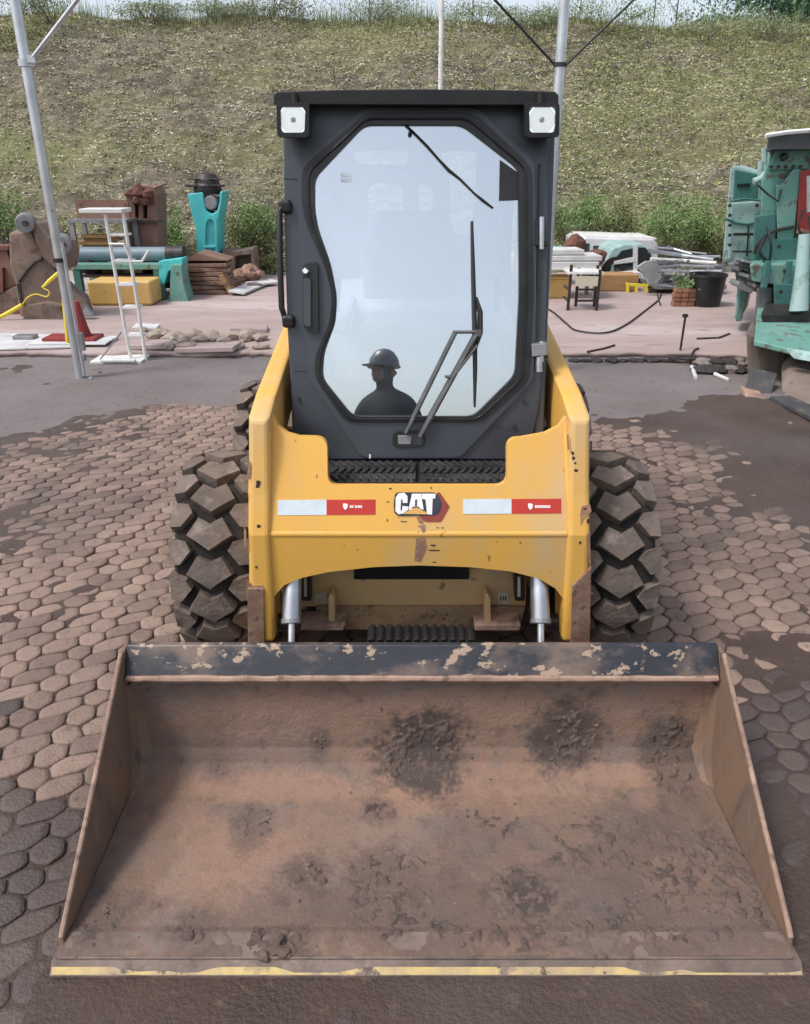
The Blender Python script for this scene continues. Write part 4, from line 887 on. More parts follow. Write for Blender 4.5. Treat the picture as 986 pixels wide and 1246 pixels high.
m = blobs(BL)
n3 = fbm(XX * 60, SGG * 60, 67, 3) - .5
hh = -.0050 + np.clip(m, 0, .8) * .0086 + (n2 * .010 + n3 * .022) * np.clip(m * 2, 0, 1) + .004 * n1
SVv = np.stack([XX, PR[SI][..., 0] + NRM[SI][..., 0] * (hh + .0036), PR[SI][..., 1] + NRM[SI][..., 1] * (hh + .0036)], 2)
soil = np_mesh('soil', SVv.reshape(-1, 3), grid_faces(nu, NP), 'soil', smooth=True, loc=(CXM, 1.6, .03))
tag(soil, 'dark damp soil stuck in patches inside the bucket', 'soil', kind='stuff')
def clods():
    rng = random.Random(12); mb = MB()
    for (u, v, ru, rv, a) in BL:
        for k in range(int(10 * a * ru / 30) + 4):
            x, s = uv_to_xs(u + rng.gauss(0, ru * .55), v + rng.gauss(0, rv * .55)); i = min(int(s / SS[-1] * (NP - 1)), NP - 4)
            if abs(x - CXM) > .86: continue
            p = PR[i] + NRM[i] * .004; mb.rock((x, p[0], p[1]), rng.choice((.003, .004, .004, .005, .007)), rng.randint(0, 999), .7, 1)
    for u, v, r in ((340, 1148, .020), (345, 1163, .016), (322, 1172, .015), (228, 1140, .014), (375, 1055, .013), (395, 1075, .012), (470, 1098, .012), (560, 1150, .010), (130, 1110, .012)):
        x, s = uv_to_xs(u, v); i = int(s / SS[-1] * (NP - 1)); mb.rock((x, PR[i][0], PR[i][1] + r * .4), r, int(u), .8, 2)
    o = mb.build('soil_clods', 'clod'); tag(o, 'crumbly soil clods lying on the bucket floor', 'soil', kind='stuff')
clods()
part(MB().box((CXM, 2.05, .25), (1.5, .02, .38)), 'bucket_back', 'steel_dark', bk, bevel=.004)

# ================================================================== POLES OF THE SHELTER
def thing(name, loc, label, cat, group=None): o = empty(name, loc); tag(o, label, cat, group); return o
b0 = G(98, 463); lp_ = thing('shelter_pole', b0, 'galvanised left pole with a base plate and a diagonal brace', 'pole', 'shelter poles')
part(MB().tube([b0, b0 + Vector((0, 0, 1.08))], .036, 20), 'lower_tube', 'galv', lp_, smooth=True)
part(MB().tube([b0 + Vector((.0, 0, 1.06)), b0 + Vector((0, 0, 3.6))], .040, 20), 'upper_tube', 'galv', lp_, smooth=True)
part(MB().tube([b0 + Vector((.052, -.02, .05)), b0 + Vector((.052, -.02, 1.2))], .016, 10), 'side_rod', 'galv', lp_, smooth=True)
part(MB().lathe([(0, .046), (0, .054), (.035, .054), (.035, .046)], b0 + Vector((0, 0, 1.04)), (0, 0, 1), 20, True), 'collar', 'black', lp_)
part(MB().box(b0 + Vector((.02, -.02, .012)), (.26, .16, .012)).box(b0 + Vector((.12, -.05, .03)), (.03, .03, .03)), 'base_plate', 'galv', lp_, bevel=.003)
ta = A(40, 70, b0.y - .04); tb_ = A(97, -4, b0.y - .04)
part(MB().tube([ta, ta + (tb_ - ta) * 1.9], .017, 10), 'brace', 'galv', lp_, smooth=True)
part(MB().lathe([(0, .046), (0, .058), (.05, .058), (.05, .046)], Vector((b0.x, b0.y, ta.z - .06)), (0, 0, 1), 20, True).box(ta + Vector((-.01, 0, -.01)), (.06, .03, .05)), 'brace_clamp', 'galv', lp_)
part(MB().box(b0 + Vector((.075, -.02, .36)), (.05, .05, .16)).box(b0 + Vector((.08, -.03, .22)), (.03, .04, .06)), 'tie_ratchet', 'grey_steel', lp_, bevel=.004)
px = A(683, 60, 7.2); rb = Vector((px.x, 7.2, 0.012)); rp_ = thing('shelter_pole', rb, 'grey right pole behind the cab carrying two black stay wires', 'pole', 'shelter poles')
part(MB().tube([rb, rb + Vector((0, 0, 1.9))], .050, 20), 'lower_tube', 'galv', rp_, smooth=True)
part(MB().tube([rb + Vector((0, 0, 1.88)), rb + Vector((0, 0, 4.0))], .042, 20), 'upper_tube', 'galv', rp_, smooth=True)
part(MB().box(rb + Vector((0, 0, .012)), (.24, .2, .012)), 'base_plate', 'galv', rp_)
wz = A(682, 78, 7.15)
part(MB().lathe([(0, .044), (0, .056), (.03, .056), (.03, .044)], Vector((rb.x, 7.2, wz.z - .015)), (0, 0, 1), 18, True), 'wire_clamp', 'steel_dark', rp_)
for (u, v) in ((603, -3), (770, -2)):
    e = A(u, v, 7.12); part(MB().tube([wz + (Vector((-.05, 0, 0)) if u < 683 else Vector((.05, 0, 0))), wz + (e - wz) * 1.7], .010, 6), 'stay_wire', 'wire', rp_)
tp = A(536, 106, 12.5); zt = A(537, -5, 12.5)
tpo = MB().tube([(tp.x, 12.5, .08), (tp.x, 12.5, zt.z + .6)], .034, 12).build('thin_pole', 'white_metal', smooth=True); tag(tpo, 'thin white pole standing behind the cab roof against the bank', 'pole')

# ================================================================== LEFT YARD
ZS = .078                                       # top of the concrete slab
def top_mesh(mb, name, mat, label, cat, group=None, **k): return tag(mb.build(name, mat, **k), label, cat, group)
# mud caked casting
Yb_ = 9.9; root = thing('loader_bracket', (A(50, 397, Yb_).x, Yb_ + .3, ZS), 'big mud caked steel bracket with a round pin boss, bound by yellow straps', 'machine part')
part(MB().prism(atY([(11, 283), (39, 281), (46, 298), (58, 316), (80, 344), (95, 358), (106, 364), (113, 386), (85, 386), (75, 396), (27, 397), (23, 372), (19, 345), (12, 320)], Yb_), (-.15, .45, 0)), 'web_plate', 'mud_steel', root, bevel=.03, seg=3)
part(MB().prism(atY([(38, 268), (46, 272), (60, 287), (73, 296), (79, 306), (76, 330), (66, 327), (52, 313), (44, 298), (40, 284)], Yb_ - .12), (0, .5, 0)), 'link_arm', 'mud_steel', root, bevel=.03, seg=3)
part(MB().prism(atY(rounded([(27, 374), (50, 369), (75, 373), (77, 390), (70, 398), (30, 398)], 5, 3), Yb_ - .2), (0, .3, 0)), 'foot_casting', 'mud_steel', root, bevel=.04, seg=3)
for u, v, r in ((30, 272, .105), (76, 298, .10)):
    bs = part(MB().lathe([(0, 0), (0, r), (.05, r * 1.02), (.45, r * 1.02), (.45, 0)], A(u, v, Yb_ - .2), (-.38, 1, 0), 24), 'pin_boss', 'grey_steel', root, bevel=.012)
    part(MB().lathe([(0, 0), (0, r * .3), (.04, r * .3), (.04, 0)], A(u, v, Yb_ - .23), (0, 1, 0), 12), 'pin', 'steel_dark', bs)
part(MB().tube([A(u, v, Yb_ - .02) for u, v in ((23, 343), (32, 330), (43, 318), (52, 314))], .018, 6), 'plate_edge', 'steel_dark', root)
part(MB().prism(atY([(20, 345), (24, 345), (28, 372), (25, 372)], Yb_ - .02), (0, .05, 0)), 'gap_strip', 'steel_dark', root)
part(MB().prism(atY([(97, 386), (104, 372), (115, 385)], Yb_ - .2), (0, .08, 0)), 'gusset', 'grey_steel', root, bevel=.006)
top_mesh(MB().tube([A(u, v, Yb_ - .26) for u, v in ((-6, 389), (10, 381), (27, 371))], [.02, .026, .024], 6).tube([A(u, v, Yb_ - .26) for u, v in ((52, 350), (60, 342), (74, 330))], [.014, .024, .024], 6).tube(smooth([A(u, v, Yb_ - .18) for u, v in ((27, 371), (34, 362), (44, 358), (57, 361), (60, 355), (52, 350))]), .008, 5), 'lashing_strap', 'strap', 'yellow lashing strap tied around the mud caked bracket', 'strap')
Yc = 10.1; root = thing('rusted_machine', (A(2, 390, Yc).x, Yc, ZS), 'dark oxide red frame at the left edge beside the mud caked bracket', 'machine part')
part(MB().prism(atY([(-25, 300), (10, 299), (11, 304), (-25, 306)], Yc), (0, .3, 0)), 'top_plate', 'red_brown', root)
part(MB().prism(atY([(-4, 304), (8, 304), (20, 345), (-4, 362)], Yc + .05), (0, .2, 0)), 'side_plate', 'brown_steel', root)
part(MB().prism(atY([(-25, 326), (3, 326), (4, 356), (-25, 358)], Yc - .02), (0, .2, 0)), 'block', 'red_brown', root)
part(MB().prism(atY([(-25, 372), (22, 346), (27, 352), (26, 384), (-25, 392)], Yc), (0, .2, 0)), 'sloping_plate', 'mud_steel', root, bevel=.008)
part(MB().prism(atY([(-25, 380), (26, 378), (26, 396), (-25, 396)], Yc - .05), (0, .2, 0)), 'base_channel', 'red_brown', root)
# white step ladder
Yl = 7.72; root = thing('step_ladder', G(152, 441), 'white metal step ladder with a handrail at the slab edge', 'ladder')
def bars(lst, Y, r, n=8):
    m = MB()
    for a, b in lst: m.tube([A(*a, Y), A(*b, Y)], r, n)
    return m
part(bars([((127.5, 257), (149, 382)), ((149, 382), (160, 440))], Yl, .017), 'rail', 'white_metal', root); part(bars([((149, 254), (169, 380)), ((169, 380), (178, 440))], Yl, .017), 'rail', 'white_metal', root)
for a, b in (((131, 287), (154, 285)), ((137, 319), (159, 317)), ((142, 348), (164, 346)), ((147, 376), (168, 374)), ((154, 410), (173, 408))):
    p, q = A(*a, Yl), A(*b, Yl); part(MB().box((p + q) / 2 + Vector((0, .07, 0)), ((q - p).length, .17, .02)), 'step', 'white_metal', root, bevel=.003)
p, q = A(98, 257, Yl), A(150, 256, Yl); part(MB().box((p + q) / 2 + Vector((0, .1, 0)), ((q - p).length, .28, .035)), 'platform', 'white_metal', root, bevel=.004)
part(MB().tube([A(u, v, Yl - .03) for u, v in ((133, 297), (151, 297), (160, 318), (173, 318), (182, 304))], .013, 8), 'handrail', 'white_metal', root)
part(bars([((117, 444), (148, 404)), ((101, 265), (127, 275))], Yl - .05, .008), 'stay', 'grey_steel', root)
part(MB().box(G(148, 441) + Vector((0, 0, .035)), (.50, .32, .025)).box(G(145, 446) + Vector((0, 0, .06)), (.34, .05, .02)), 'base_tray', 'white_metal', root, bevel=.004)
# yellow beam
Yd = 10.7; p, q = A(107, 356, Yd), A(187, 381, Yd); top_mesh(MB().box(((p.x + q.x) / 2, Yd + .25, ZS + .16), (q.x - p.x, .5, .31)), 'steel_beam', 'beam_yellow', 'yellow painted box beam on the slab under the teal table', 'beam', bevel=.03, seg=3)
# teal table with a long pipe, rack and planks on it
Ye = 11.2; root = thing('workbench', (A(160, 378, Ye).x, Ye + .4, ZS), 'long teal steel workbench with open front', 'workbench')
p, q = A(88, 322, Ye), A(198, 322, Ye); tz = p.z
part(MB().box(((p.x + q.x) / 2, Ye + .4, tz - .03), (q.x - p.x, .8, .07)), 'bench_top', 'teal', root, bevel=.006)
for u, w in ((193, .13), (94, .10)):
    for dy in (.05, .75): x = A(u, 340, Ye).x; part(MB().box((x, Ye + dy, (tz - .065 + ZS) / 2), (w, .08, tz - .065 - ZS)), 'leg', 'teal_dark', root, bevel=.006)
part(MB().box(((p.x + q.x) / 2, Ye + .45, ZS + .30), (q.x - p.x - .1, .6, .035)), 'lower_shelf', 'mud_steel', root)
part(MB().box(((p.x + q.x) / 2 + .45, Ye + .77, (tz + ZS) / 2), (.75, .02, tz - ZS - .1)), 'back_sheet', 'steel_dark', root)
for i, (u, w, h, mt, lb) in enumerate(((116, .26, .24, 'steel_dark', 'dark machine block on the left of the bench shelf'), (145, .34, .20, 'mud_steel', 'brown machine block on the middle of the bench shelf'), (168, .28, .30, 'grey_steel', 'grey machine block on the right of the bench shelf'))):
    x = A(u, 350, Ye + .4).x; m_ = MB().box((x, Ye + .42, ZS + .318 + h / 2), (w, .3, h)); m_.lathe([(0, 0), (0, .07), (.06, .07), (.06, 0)], (x, Ye + .21, ZS + .318 + h * .55), (0, 1, 0), 14); top_mesh(m_, 'machine_block', mt, lb, 'machine part', 'blocks on the bench shelf', bevel=.015)
p, q = A(86, 314, Ye + .2), A(223, 313, Ye + .2); root = thing('steel_pipe', ((p.x + q.x) / 2, Ye + .3, tz + .005), 'thick blue grey pipe lying along the teal bench top', 'pipe')
part(MB().tube([(p.x, Ye + .3, tz + .105), (q.x - .25, Ye + .3, tz + .105)], .10, 24), 'barrel', 'bluegrey', root, smooth=True); part(MB().tube([(q.x - .25, Ye + .3, tz + .105), (q.x, Ye + .3, tz + .105)], .12, 24), 'end_cap', 'steel_dark', root, bevel=.01)
p, q = A(92, 300, Ye + .9), A(152, 270, Ye + .9); root = thing('storage_rack', ((p.x + q.x) / 2, Ye + 1.1, ZS), 'grey storage rack holding timber behind the ladder', 'rack')
for x in (p.x, q.x):
    for dy in (0, .45): part(MB().box((x, Ye + .9 + dy, (q.z + ZS) / 2), (.07, .05, q.z - ZS)), 'post', 'grey_steel', root)
part(MB().box(((p.x + q.x) / 2, Ye + 1.12, q.z + .012), (q.x - p.x + .07, .52, .04)), 'top_rail', 'grey_steel', root); z0 = A(120, 307, Ye + .9).z
part(MB().box(((p.x + q.x) / 2, Ye + 1.12, z0 - .02), (q.x - p.x - .08, .5, .04)), 'rack_shelf', 'grey_steel', root)
part(MB().box(((p.x + q.x) / 2, Ye + 1.16, q.z + .16), (q.x - p.x, .05, .26)), 'back_board', 'brown_steel', root)
for i in range(5):
    x = (p.x + q.x) / 2 - .08 + .06 * math.sin(i * 2.3); b = top_mesh(MB().box((x, Ye + 1.08 + .05 * (i % 2), z0 + .025 + i * .048), (.62 - .03 * i, .20, .044), Matrix.Rotation(.05 * math.sin(i * 1.7), 3, 'Z')), 'timber_plank', 'wood', ('lowest timber plank on the grey rack', 'second lowest timber plank on the grey rack', 'middle timber plank on the grey rack', 'second highest timber plank on the grey rack', 'topmost and shortest timber plank on the grey rack')[i], 'plank', 'timber planks on the grey rack')
# green stand at the bench's right end
root = thing('machine_stand', (A(216, 378, Ye - .1).x, Ye + .1, ZS), 'grey green tapered stand at the right end of the teal bench', 'stand')
part(MB().prism(atY([(208, 322), (221, 322), (223, 345), (231, 372), (206, 374)], Ye - .1), (0, .35, 0)), 'pedestal', 'teal', root, bevel=.012)
part(MB().prism(atY([(193, 318), (222, 314), (222, 324), (205, 330), (200, 346), (194, 346)], Ye + .0), (0, .3, 0)), 'bracket_arm', 'turq', root, bevel=.01)
part(MB().prism(atY([(200, 373), (233, 371), (234, 376), (200, 378)], Ye - .14), (0, .45, 0)), 'foot', 'teal_dark', root, bevel=.006)
# brown slotted column
Yf = 12.6; root = thing('slotted_column', (A(172, 320, Yf).x, Yf + .3, ZS), 'tall brown steel column with two slots behind the bench', 'machine part')
sl = [rounded([(164, 247), (168.5, 247), (169, 266), (164.5, 266)], 1, 2), rounded([(174, 247), (179, 247), (179.5, 266), (174.5, 266)], 1, 2)]
low = [(Vector((A(150, 300, Yf).x, Yf, ZS))), (Vector((A(192, 300, Yf).x, Yf, ZS)))]
co = atY([(150, 262), (156, 232), (164, 226), (186, 227), (191, 236), (193, 300)], Yf)
part(MB().prism(co + [low[1], low[0]], (0, .5, 0), [atY(s, Yf) for s in sl]), 'column_plate', 'brown_steel', root, bevel=.015)
part(MB().prism(atY([(150, 255), (192, 255), (192, 290), (150, 290)], Yf + .45), (0, .02, 0)), 'slot_back', 'steel_dark', root)
part(MB().box(A(178, 269, Yf - .03), (.48, .08, .03)), 'shelf_lip', 'steel_dark', root); hd = MB()
for u, v, r in ((161, 236, .08), (169, 232, .09), (178, 236, .075), (165, 243, .07), (174, 244, .07)): hd.rock(A(u, v, Yf - .05), r, int(u), .9, 2)
part(hd, 'clogged_head', 'red_brown', root)
part(MB().tube([A(187, 229, Yf), A(203, 223, Yf)], .02, 6), 'lug_bar', 'brown_steel', root)
# turquoise column with dark cap
Yg = 13.2; root = thing('turquoise_column', (A(252, 340, Yg).x, Yg + .25, ZS), 'turquoise cast column with a forked top and a dark cap', 'machine part')
o2 = [(228, 236), (247, 234), (248.5, 246), (251.5, 257), (258, 260.5), (264, 257), (267, 246), (267.5, 233), (271, 233), (269, 254), (265.5, 268), (266, 320), (271, 336), (243, 336), (241, 318), (238, 280), (232, 255)]
part(MB().prism(atY(o2, Yg), (0, .5, 0)), 'casting', 'turq', root, bevel=.018, seg=3)
arch = rounded([(246.5, 322), (247, 275), (250, 264), (256, 262), (262, 264), (264, 275), (264, 322)], 3, 3); ino = rounded([(249.5, 319), (250, 277), (252, 268), (256, 266), (260, 268), (261.5, 277), (261.5, 319)], 3, 3)
part(MB().prism(atY(arch, Yg - .03), (0, .04, 0), [atY(ino, Yg - .03)]), 'arch_rib', 'turq', root, bevel=.008)
part(MB().prism(atY(ino, Yg - .004), (0, .006, 0)), 'arch_recess', 'turq_shaded', root)  # flat panel, the recess's shade put into its darker turquoise
part(MB().box(A(255.5, 300, Yg - .02), (.20, .05, .035)), 'cross_rib', 'turq', root, bevel=.006)
part(MB().prism(atY([(249, 240), (266, 240), (264, 256), (252, 256)], Yg + .2), (0, .2, 0)), 'fork_web', 'steel_dark', root)
part(MB().lathe([(0, .10), (.03, .11), (.20, .11), (.20, .10)], A(256, 247, Yg + .02), (0, 1, 0), 16), 'roller', 'grey_steel', root, bevel=.01)
cc = A(253, 233, Yg + .25); cpv = MB().lathe([(0, .20), (.06, .22), (.13, .22), (.16, .20), (.22, .19), (.30, .14), (.33, .0)], Vector((cc.x, Yg + .25, cc.z - .04)), (0, 0, 1), 24)
for a, b in ((228, 272),): cpv.box(A(250, 226, Yg + .1), (.60, .10, .035)).box(A(250, 218, Yg + .1), (.56, .06, .02))
part(cpv, 'dark_cap', 'steel_dark', root, bevel=.008)
# stack of rusty plates, leaning plank, block, boulders
Yp = 11.7; base = A(253, 366, Yp)
for i in range(7):
    rr = random.Random(i); h = .055; m_ = MB().box((base.x + rr.uniform(-.03, .03), Yp + .25, ZS + .03 + i * .062), (.70 - .02 * i + rr.uniform(-.05, .05), .5, h), Matrix.Rotation(rr.uniform(-.25, .25), 3, 'Z') @ Matrix.Rotation(rr.uniform(-.02, .02), 3, 'Y'))
    top_mesh(m_, 'rusty_plate', 'rust' if i % 2 else 'brown_steel', ('bottom rusty plate of the stack before the turquoise column', 'second plate from the bottom of the rusty stack', 'third plate from the bottom of the rusty stack', 'middle plate of the rusty stack, fourth from the bottom', 'third plate from the top of the rusty stack', 'second plate from the top of the rusty stack', 'top flat plate of the rusty stack, right under the peaked cover')[i], 'steel plate', 'rusty plates stacked before the turquoise column', bevel=.01)
top_mesh(MB().prism([base + Vector((-.38, .0, 0)) * 1 + Vector((0, 0, .40 + ZS - base.z)), Vector((base.x - .08, Yp, ZS + .58)), Vector((base.x + .28, Yp, ZS + .49)), Vector((base.x + .34, Yp, ZS + .465)), Vector((base.x - .38, Yp, ZS + .465))], (0, .5, 0)), 'bent_cover', 'brown_steel', 'peaked brown cover plate on top of the rusty plate stack', 'steel plate', bevel=.01)
top_mesh(MB().prism([A(266, 335, Yp - .05), A(271, 334, Yp - .05), A(289, 366, Yp - .05), A(284, 368, Yp - .05)], (0, .3, 0)), 'leaning_board', 'wood', 'orange brown board leaning on the rusty plate stack', 'board', bevel=.006)
p = A(290, 325, 13.3); root = thing('concrete_block', (p.x, 13.5, ZS), 'weathered grey block with an open face right of the turquoise column', 'block')
part(MB().prism(atY([(270, 303), (288, 305), (309, 301), (311, 345), (270, 345)], 13.3), (0, .4, 0), [atY([(286, 312), (305, 310), (307, 330), (286, 333)], 13.3)]), 'block_shell', 'mud_steel', root, bevel=.02)
part(MB().prism(atY([(280, 306), (309, 306), (309, 338), (280, 338)], 13.62), (0, .02, 0)), 'block_back', 'stone', root)
for i, (u, v, r, lb) in enumerate(((296, 338, .20, 'large brown boulder in front of the grey block'), (306, 334, .18, 'brown boulder at the right end of the grey block'), (282, 344, .13, 'small brown boulder beside the leaning board'))): top_mesh(MB().rock(A(u, v, 12.7), r, i + 40, .75, 3), 'boulder', 'rust', lb, 'boulder', 'brown boulders by the grey block')
for i, (u0, v0, u1, v1, lb) in enumerate(((288, 360, 318, 347, 'pale flat board lying on the slab nearest the loader'), (305, 350, 335, 346, 'pale board lying behind the other pale board'), (296, 352, 316, 350, 'short dark board by the brown boulders'))):
    p, q = G(u0, v0, ZS), G(u1, v1, ZS); d = (q - p); n = Vector((-d.y, d.x, 0)).normalized() * .12
    top_mesh(MB().prism([p - n + Vector((0, 0, .02 + i * .01)), q - n + Vector((0, 0, .02 + i * .01)), q + n + Vector((0, 0, .05)), p + n + Vector((0, 0, .05))], (0, 0, .025)), 'loose_board', 'white_board' if i < 2 else 'mud_steel', lb, 'board', 'loose boards behind the loader')
# rubble at the slab edge
ri = 0
for (u, v, r) in ((172, 407, .10), (186, 411, .09), (196, 408, .11), (210, 416, .13), (222, 417, .10), (236, 411, .12), (232, 405, .07), (248, 418, .12), (256, 410, .10), (262, 416, .11), (274, 419, .10), (290, 412, .12), (302, 413, .13), (315, 414, .10), (180, 420, .09), (205, 424, .10), (228, 425, .11), (268, 425, .09), (292, 424, .08), (318, 424, .08)):
    p = G(u, v, ZS); top_mesh(MB().rock((p.x, p.y, ZS + r * .25), r, 200 + ri, .5, 2), 'rubble_stone', 'stone', 'broken stone in the rubble heap along the slab edge', 'stone', 'rubble stones along the slab edge'); ri += 1
for i, (a, b, lb) in enumerate((((162, 404), (192, 402), 'pale broken slab piece on the left end of the rubble'), ((160, 425), (205, 423), 'flat broken slab piece beside the ladder base'), ((280, 405), (325, 403), 'long flat slab piece behind the right rubble'), ((215, 428), (290, 427), 'long flat slab piece in front of the rubble heap'))):
    p, q = G(*a, ZS), G(*b, ZS); top_mesh(MB().box((p + q) / 2 + Vector((0, .05, .03)), ((q - p).length, .28, .05), Matrix.Rotation(.12 * (-1) ** i, 3, 'Z') @ Matrix.Rotation(.05 * (-1) ** i, 3, 'Y')), 'slab_piece', 'slab' if i else 'white_board', lb, 'slab piece', 'broken slab pieces', bevel=.008)
# white board and cone by the left pole
p, q = G(-20, 428, ZS), G(118, 404, ZS)
top_mesh(MB().prism([G(-20, 427, ZS + .006), G(100, 423, ZS + .006), G(118, 414, ZS + .006), G(92, 409, ZS + .006), G(-20, 406, ZS + .006)], (0, 0, .014)), 'white_sheet', 'white_board', 'large white sheet lying flat on the slab behind the left pole', 'sheet')
top_mesh(MB().box(G(32, 414, ZS) + Vector((0, 0, .04)), (.22, .14, .035)), 'grey_brick', 'grey_steel', 'small grey bar lying on the white sheet', 'bar', bevel=.005)
cb = G(90, 414, ZS + .02); root = thing('traffic_cone', cb, 'red traffic cone on a wide red and white base behind the left pole', 'traffic cone')
part(MB().lathe([(0, .10), (.02, .10), (.10, .08), (.36, .03), (.36, 0)], cb + Vector((.09, 0, .045)), (0, 0, 1), 24), 'cone_body', 'cone', root, smooth=True)
part(MB().box(cb + Vector((0, 0, .03)), (.56, .28, .035)), 'cone_base', 'cone', root, bevel=.01); part(MB().box(cb + Vector((.02, -.04, .008)), (.80, .42, .015)), 'base_mat', 'white_board', root, bevel=.004)
top_mesh(MB().tube([A(76, 333, 7.25), A(78, 370, 7.25), A(83, 417, 7.25)], [.012, .018, .022], 6), 'tie_down_strap', 'strap', 'yellow tie down strap hanging along the left pole', 'strap')
for i, (u, v) in enumerate(((58, 468), (122, 454), (38, 435), (92, 434), (265, 436), (285, 436), (308, 436))): top_mesh(MB().rock(G(u, v, .02), .035, 300 + i, .35, 1), 'debris_lump', 'shard', ('small black debris lump on the grey ground left of the left pole base', 'small black debris lump on the grey ground right of the left pole base')[i] if i < 2 else 'small black debris lump at the foot of the slab edge', 'debris', 'black lumps near the pole' if i < 2 else 'black lumps along the slab edge')

# ================================================================== RIGHT YARD
# white van far back
Yv = 13.7; root = thing('white_van', (A(752, 340, Yv).x, Yv + .8, ZS), 'white van roof with dark side windows behind the teal pickup', 'van')
part(MB().prism(atY([(706, 293), (714, 288.5), (730, 289.5), (796, 291), (801, 298), (801, 330), (706, 330)], Yv), (0, 1.3, 0)), 'body', 'white_board', root, bevel=.03, seg=3)
for q in ([(708.5, 297), (717.5, 296), (717.5, 308), (708.5, 308)], [(722, 299), (737, 298.5), (737, 307), (722, 307)], [(743, 300), (757, 298.5), (757, 307), (743, 307)]): part(MB().prism(atY(q, Yv - .008), (0, .02, 0)), 'side_window', 'window', root)
part(MB().prism(atY([(712, 287.2), (799, 289.6), (799, 291.5), (712, 289.2)], Yv + .1), (0, 1.1, 0)), 'roof_rack', 'white_metal', root)
Yt = 12.9; root = thing('teal_pickup', (A(765, 345, Yt).x, Yt + .8, ZS), 'pale teal and white pickup cab with dark windows', 'pickup truck')
part(MB().prism(atY([(733, 322), (738, 316), (744, 303), (756, 298), (784, 297), (794, 306), (797, 338), (733, 340)], Yt), (0, 1.5, 0)), 'body', 'teal_pale', root, bevel=.03, seg=3)
for q in ([(750, 313), (757, 305), (771, 302), (771, 314), (752, 316)], [(777, 301), (785, 301), (792, 308), (793, 324), (777, 325)], [(737, 322), (741, 316), (745, 316), (742, 335), (737, 335)], [(748, 322), (770, 320), (770, 334), (746, 335)]):
    part(MB().prism(atY(q, Yt - .008), (0, .02, 0)), 'window', 'window', root)
part(MB().prism(atY([(748, 318), (772, 313), (772, 318.5), (747, 322)], Yt - .05), (0, .05, 0)), 'white_stripe', 'white_board', root); part(MB().prism(atY([(771, 299), (776, 299), (776, 337), (771, 337)], Yt - .04), (0, .04, 0)), 'pillar', 'white_board', root)
part(MB().prism(atY([(752, 334), (780, 331), (786, 339), (752, 341)], Yt - .3), (0, .3, 0)), 'bonnet', 'white_board', root, bevel=.02)
for u in (746, 786): part(MB().lathe([(0, .1), (0, .2), (.16, .2), (.16, .1)], Vector((A(u, 343, Yt).x, Yt - .02, ZS + .2)), (0, 1, 0), 20, True), 'wheel', 'tyre_dark', root)
# low rocks and boxes left of the van
top_mesh(MB().rock(A(699, 303, 13.0), .20, 71, 1.1, 3), 'boulder', 'red_brown', 'dark brown boulder standing left of the white van', 'boulder'); top_mesh(MB().rock(A(721, 312, 12.7), .16, 72, .7, 3), 'rust_heap', 'red_brown', 'low rusty heap in front of the white van windows', 'scrap heap')
top_mesh(MB().prism(atY([(664, 305), (690, 302), (691, 318), (664, 318)], 12.6), (0, .5, 0)), 'green_cabinet', 'teal', 'low dull green cabinet right of the loader cab', 'cabinet', bevel=.02)
# trestle with white boards
Yw = 11.2; p, q = A(662, 325, Yw), A(732, 325, Yw); root = thing('trestle_table', ((p.x + q.x) / 2, Yw + .3, ZS), 'long low trestle table carrying white boards', 'table')
part(MB().box(((p.x + q.x) / 2, Yw + .3, p.z - .02), (q.x - p.x, .6, .035)), 'tabletop', 'white_metal', root)
for u in (666, 727):
    for dy in (.05, .55): part(MB().box((A(u, 330, Yw).x, Yw + dy, (p.z - .04 + ZS) / 2), (.05, .05, p.z - .04 - ZS)), 'leg', 'grey_steel', root)
for i, (u0, u1, lb) in enumerate(((664, 730, 'lowest and longest white board on the trestle table'), (662, 734, 'middle white board on the trestle table'), (668, 712, 'short top white board on the trestle table'))):
    a, b = A(u0, 320, Yw), A(u1, 320, Yw); top_mesh(MB().box(((a.x + b.x) / 2, Yw + .30 + .03 * i, p.z + .03 + i * .075), (b.x - a.x, .55 - .05 * i, .065), Matrix.Rotation(.03 * i, 3, 'Z')), 'white_board', 'white_board', lb, 'board', 'white boards on the trestle table', bevel=.008)
p = A(678, 345, 11.35); top_mesh(MB().box((p.x, 11.5, ZS + .13), (.34, .3, .26)).box((p.x, 11.5, ZS + .275), (.38, .34, .03)), 'yellow_crate', 'beam_yellow', 'dirty yellow crate under the trestle table', 'crate', bevel=.01)
# dark metal stool frame
Ys = 10.35; root = thing('metal_stand', (A(711, 385, Ys).x, Ys + .2, ZS), 'dark grey metal chair frame standing on the slab', 'chair')
zt_ = A(710, 332, Ys).z
for u, dy, v0 in ((692.5, 0, 322), (727, -.02, 328), (708, .32, 330), (731, .30, 326)): x = A(u, 360, Ys).x; z1 = A(u, v0, Ys).z; part(MB().box((x, Ys + dy, (z1 + ZS) / 2), (.035, .035, z1 - ZS)), 'leg', 'steel_dark', root, bevel=.003)
x0, x1 = A(692, 350, Ys).x, A(731, 350, Ys).x
part(MB().box(((x0 + x1) / 2, Ys + .16, zt_), (x1 - x0 + .03, .38, .03)), 'seat', 'white_metal', root, bevel=.004)
for z in (ZS + .12, ZS + .26): part(MB().box(((x0 + x1) / 2 + .06, Ys - .005, z), (x1 - x0 - .14, .025, .025)), 'rung', 'steel_dark', root); part(MB().box((x0 + .01, Ys + .16, z), (.025, .32, .025)), 'rung', 'steel_dark', root)
part(MB().box(((x0 + x1) / 2 + .02, Ys - .02, zt_ - .10), (x1 - x0 - .12, .03, .12)), 'apron_panel', 'label', root)
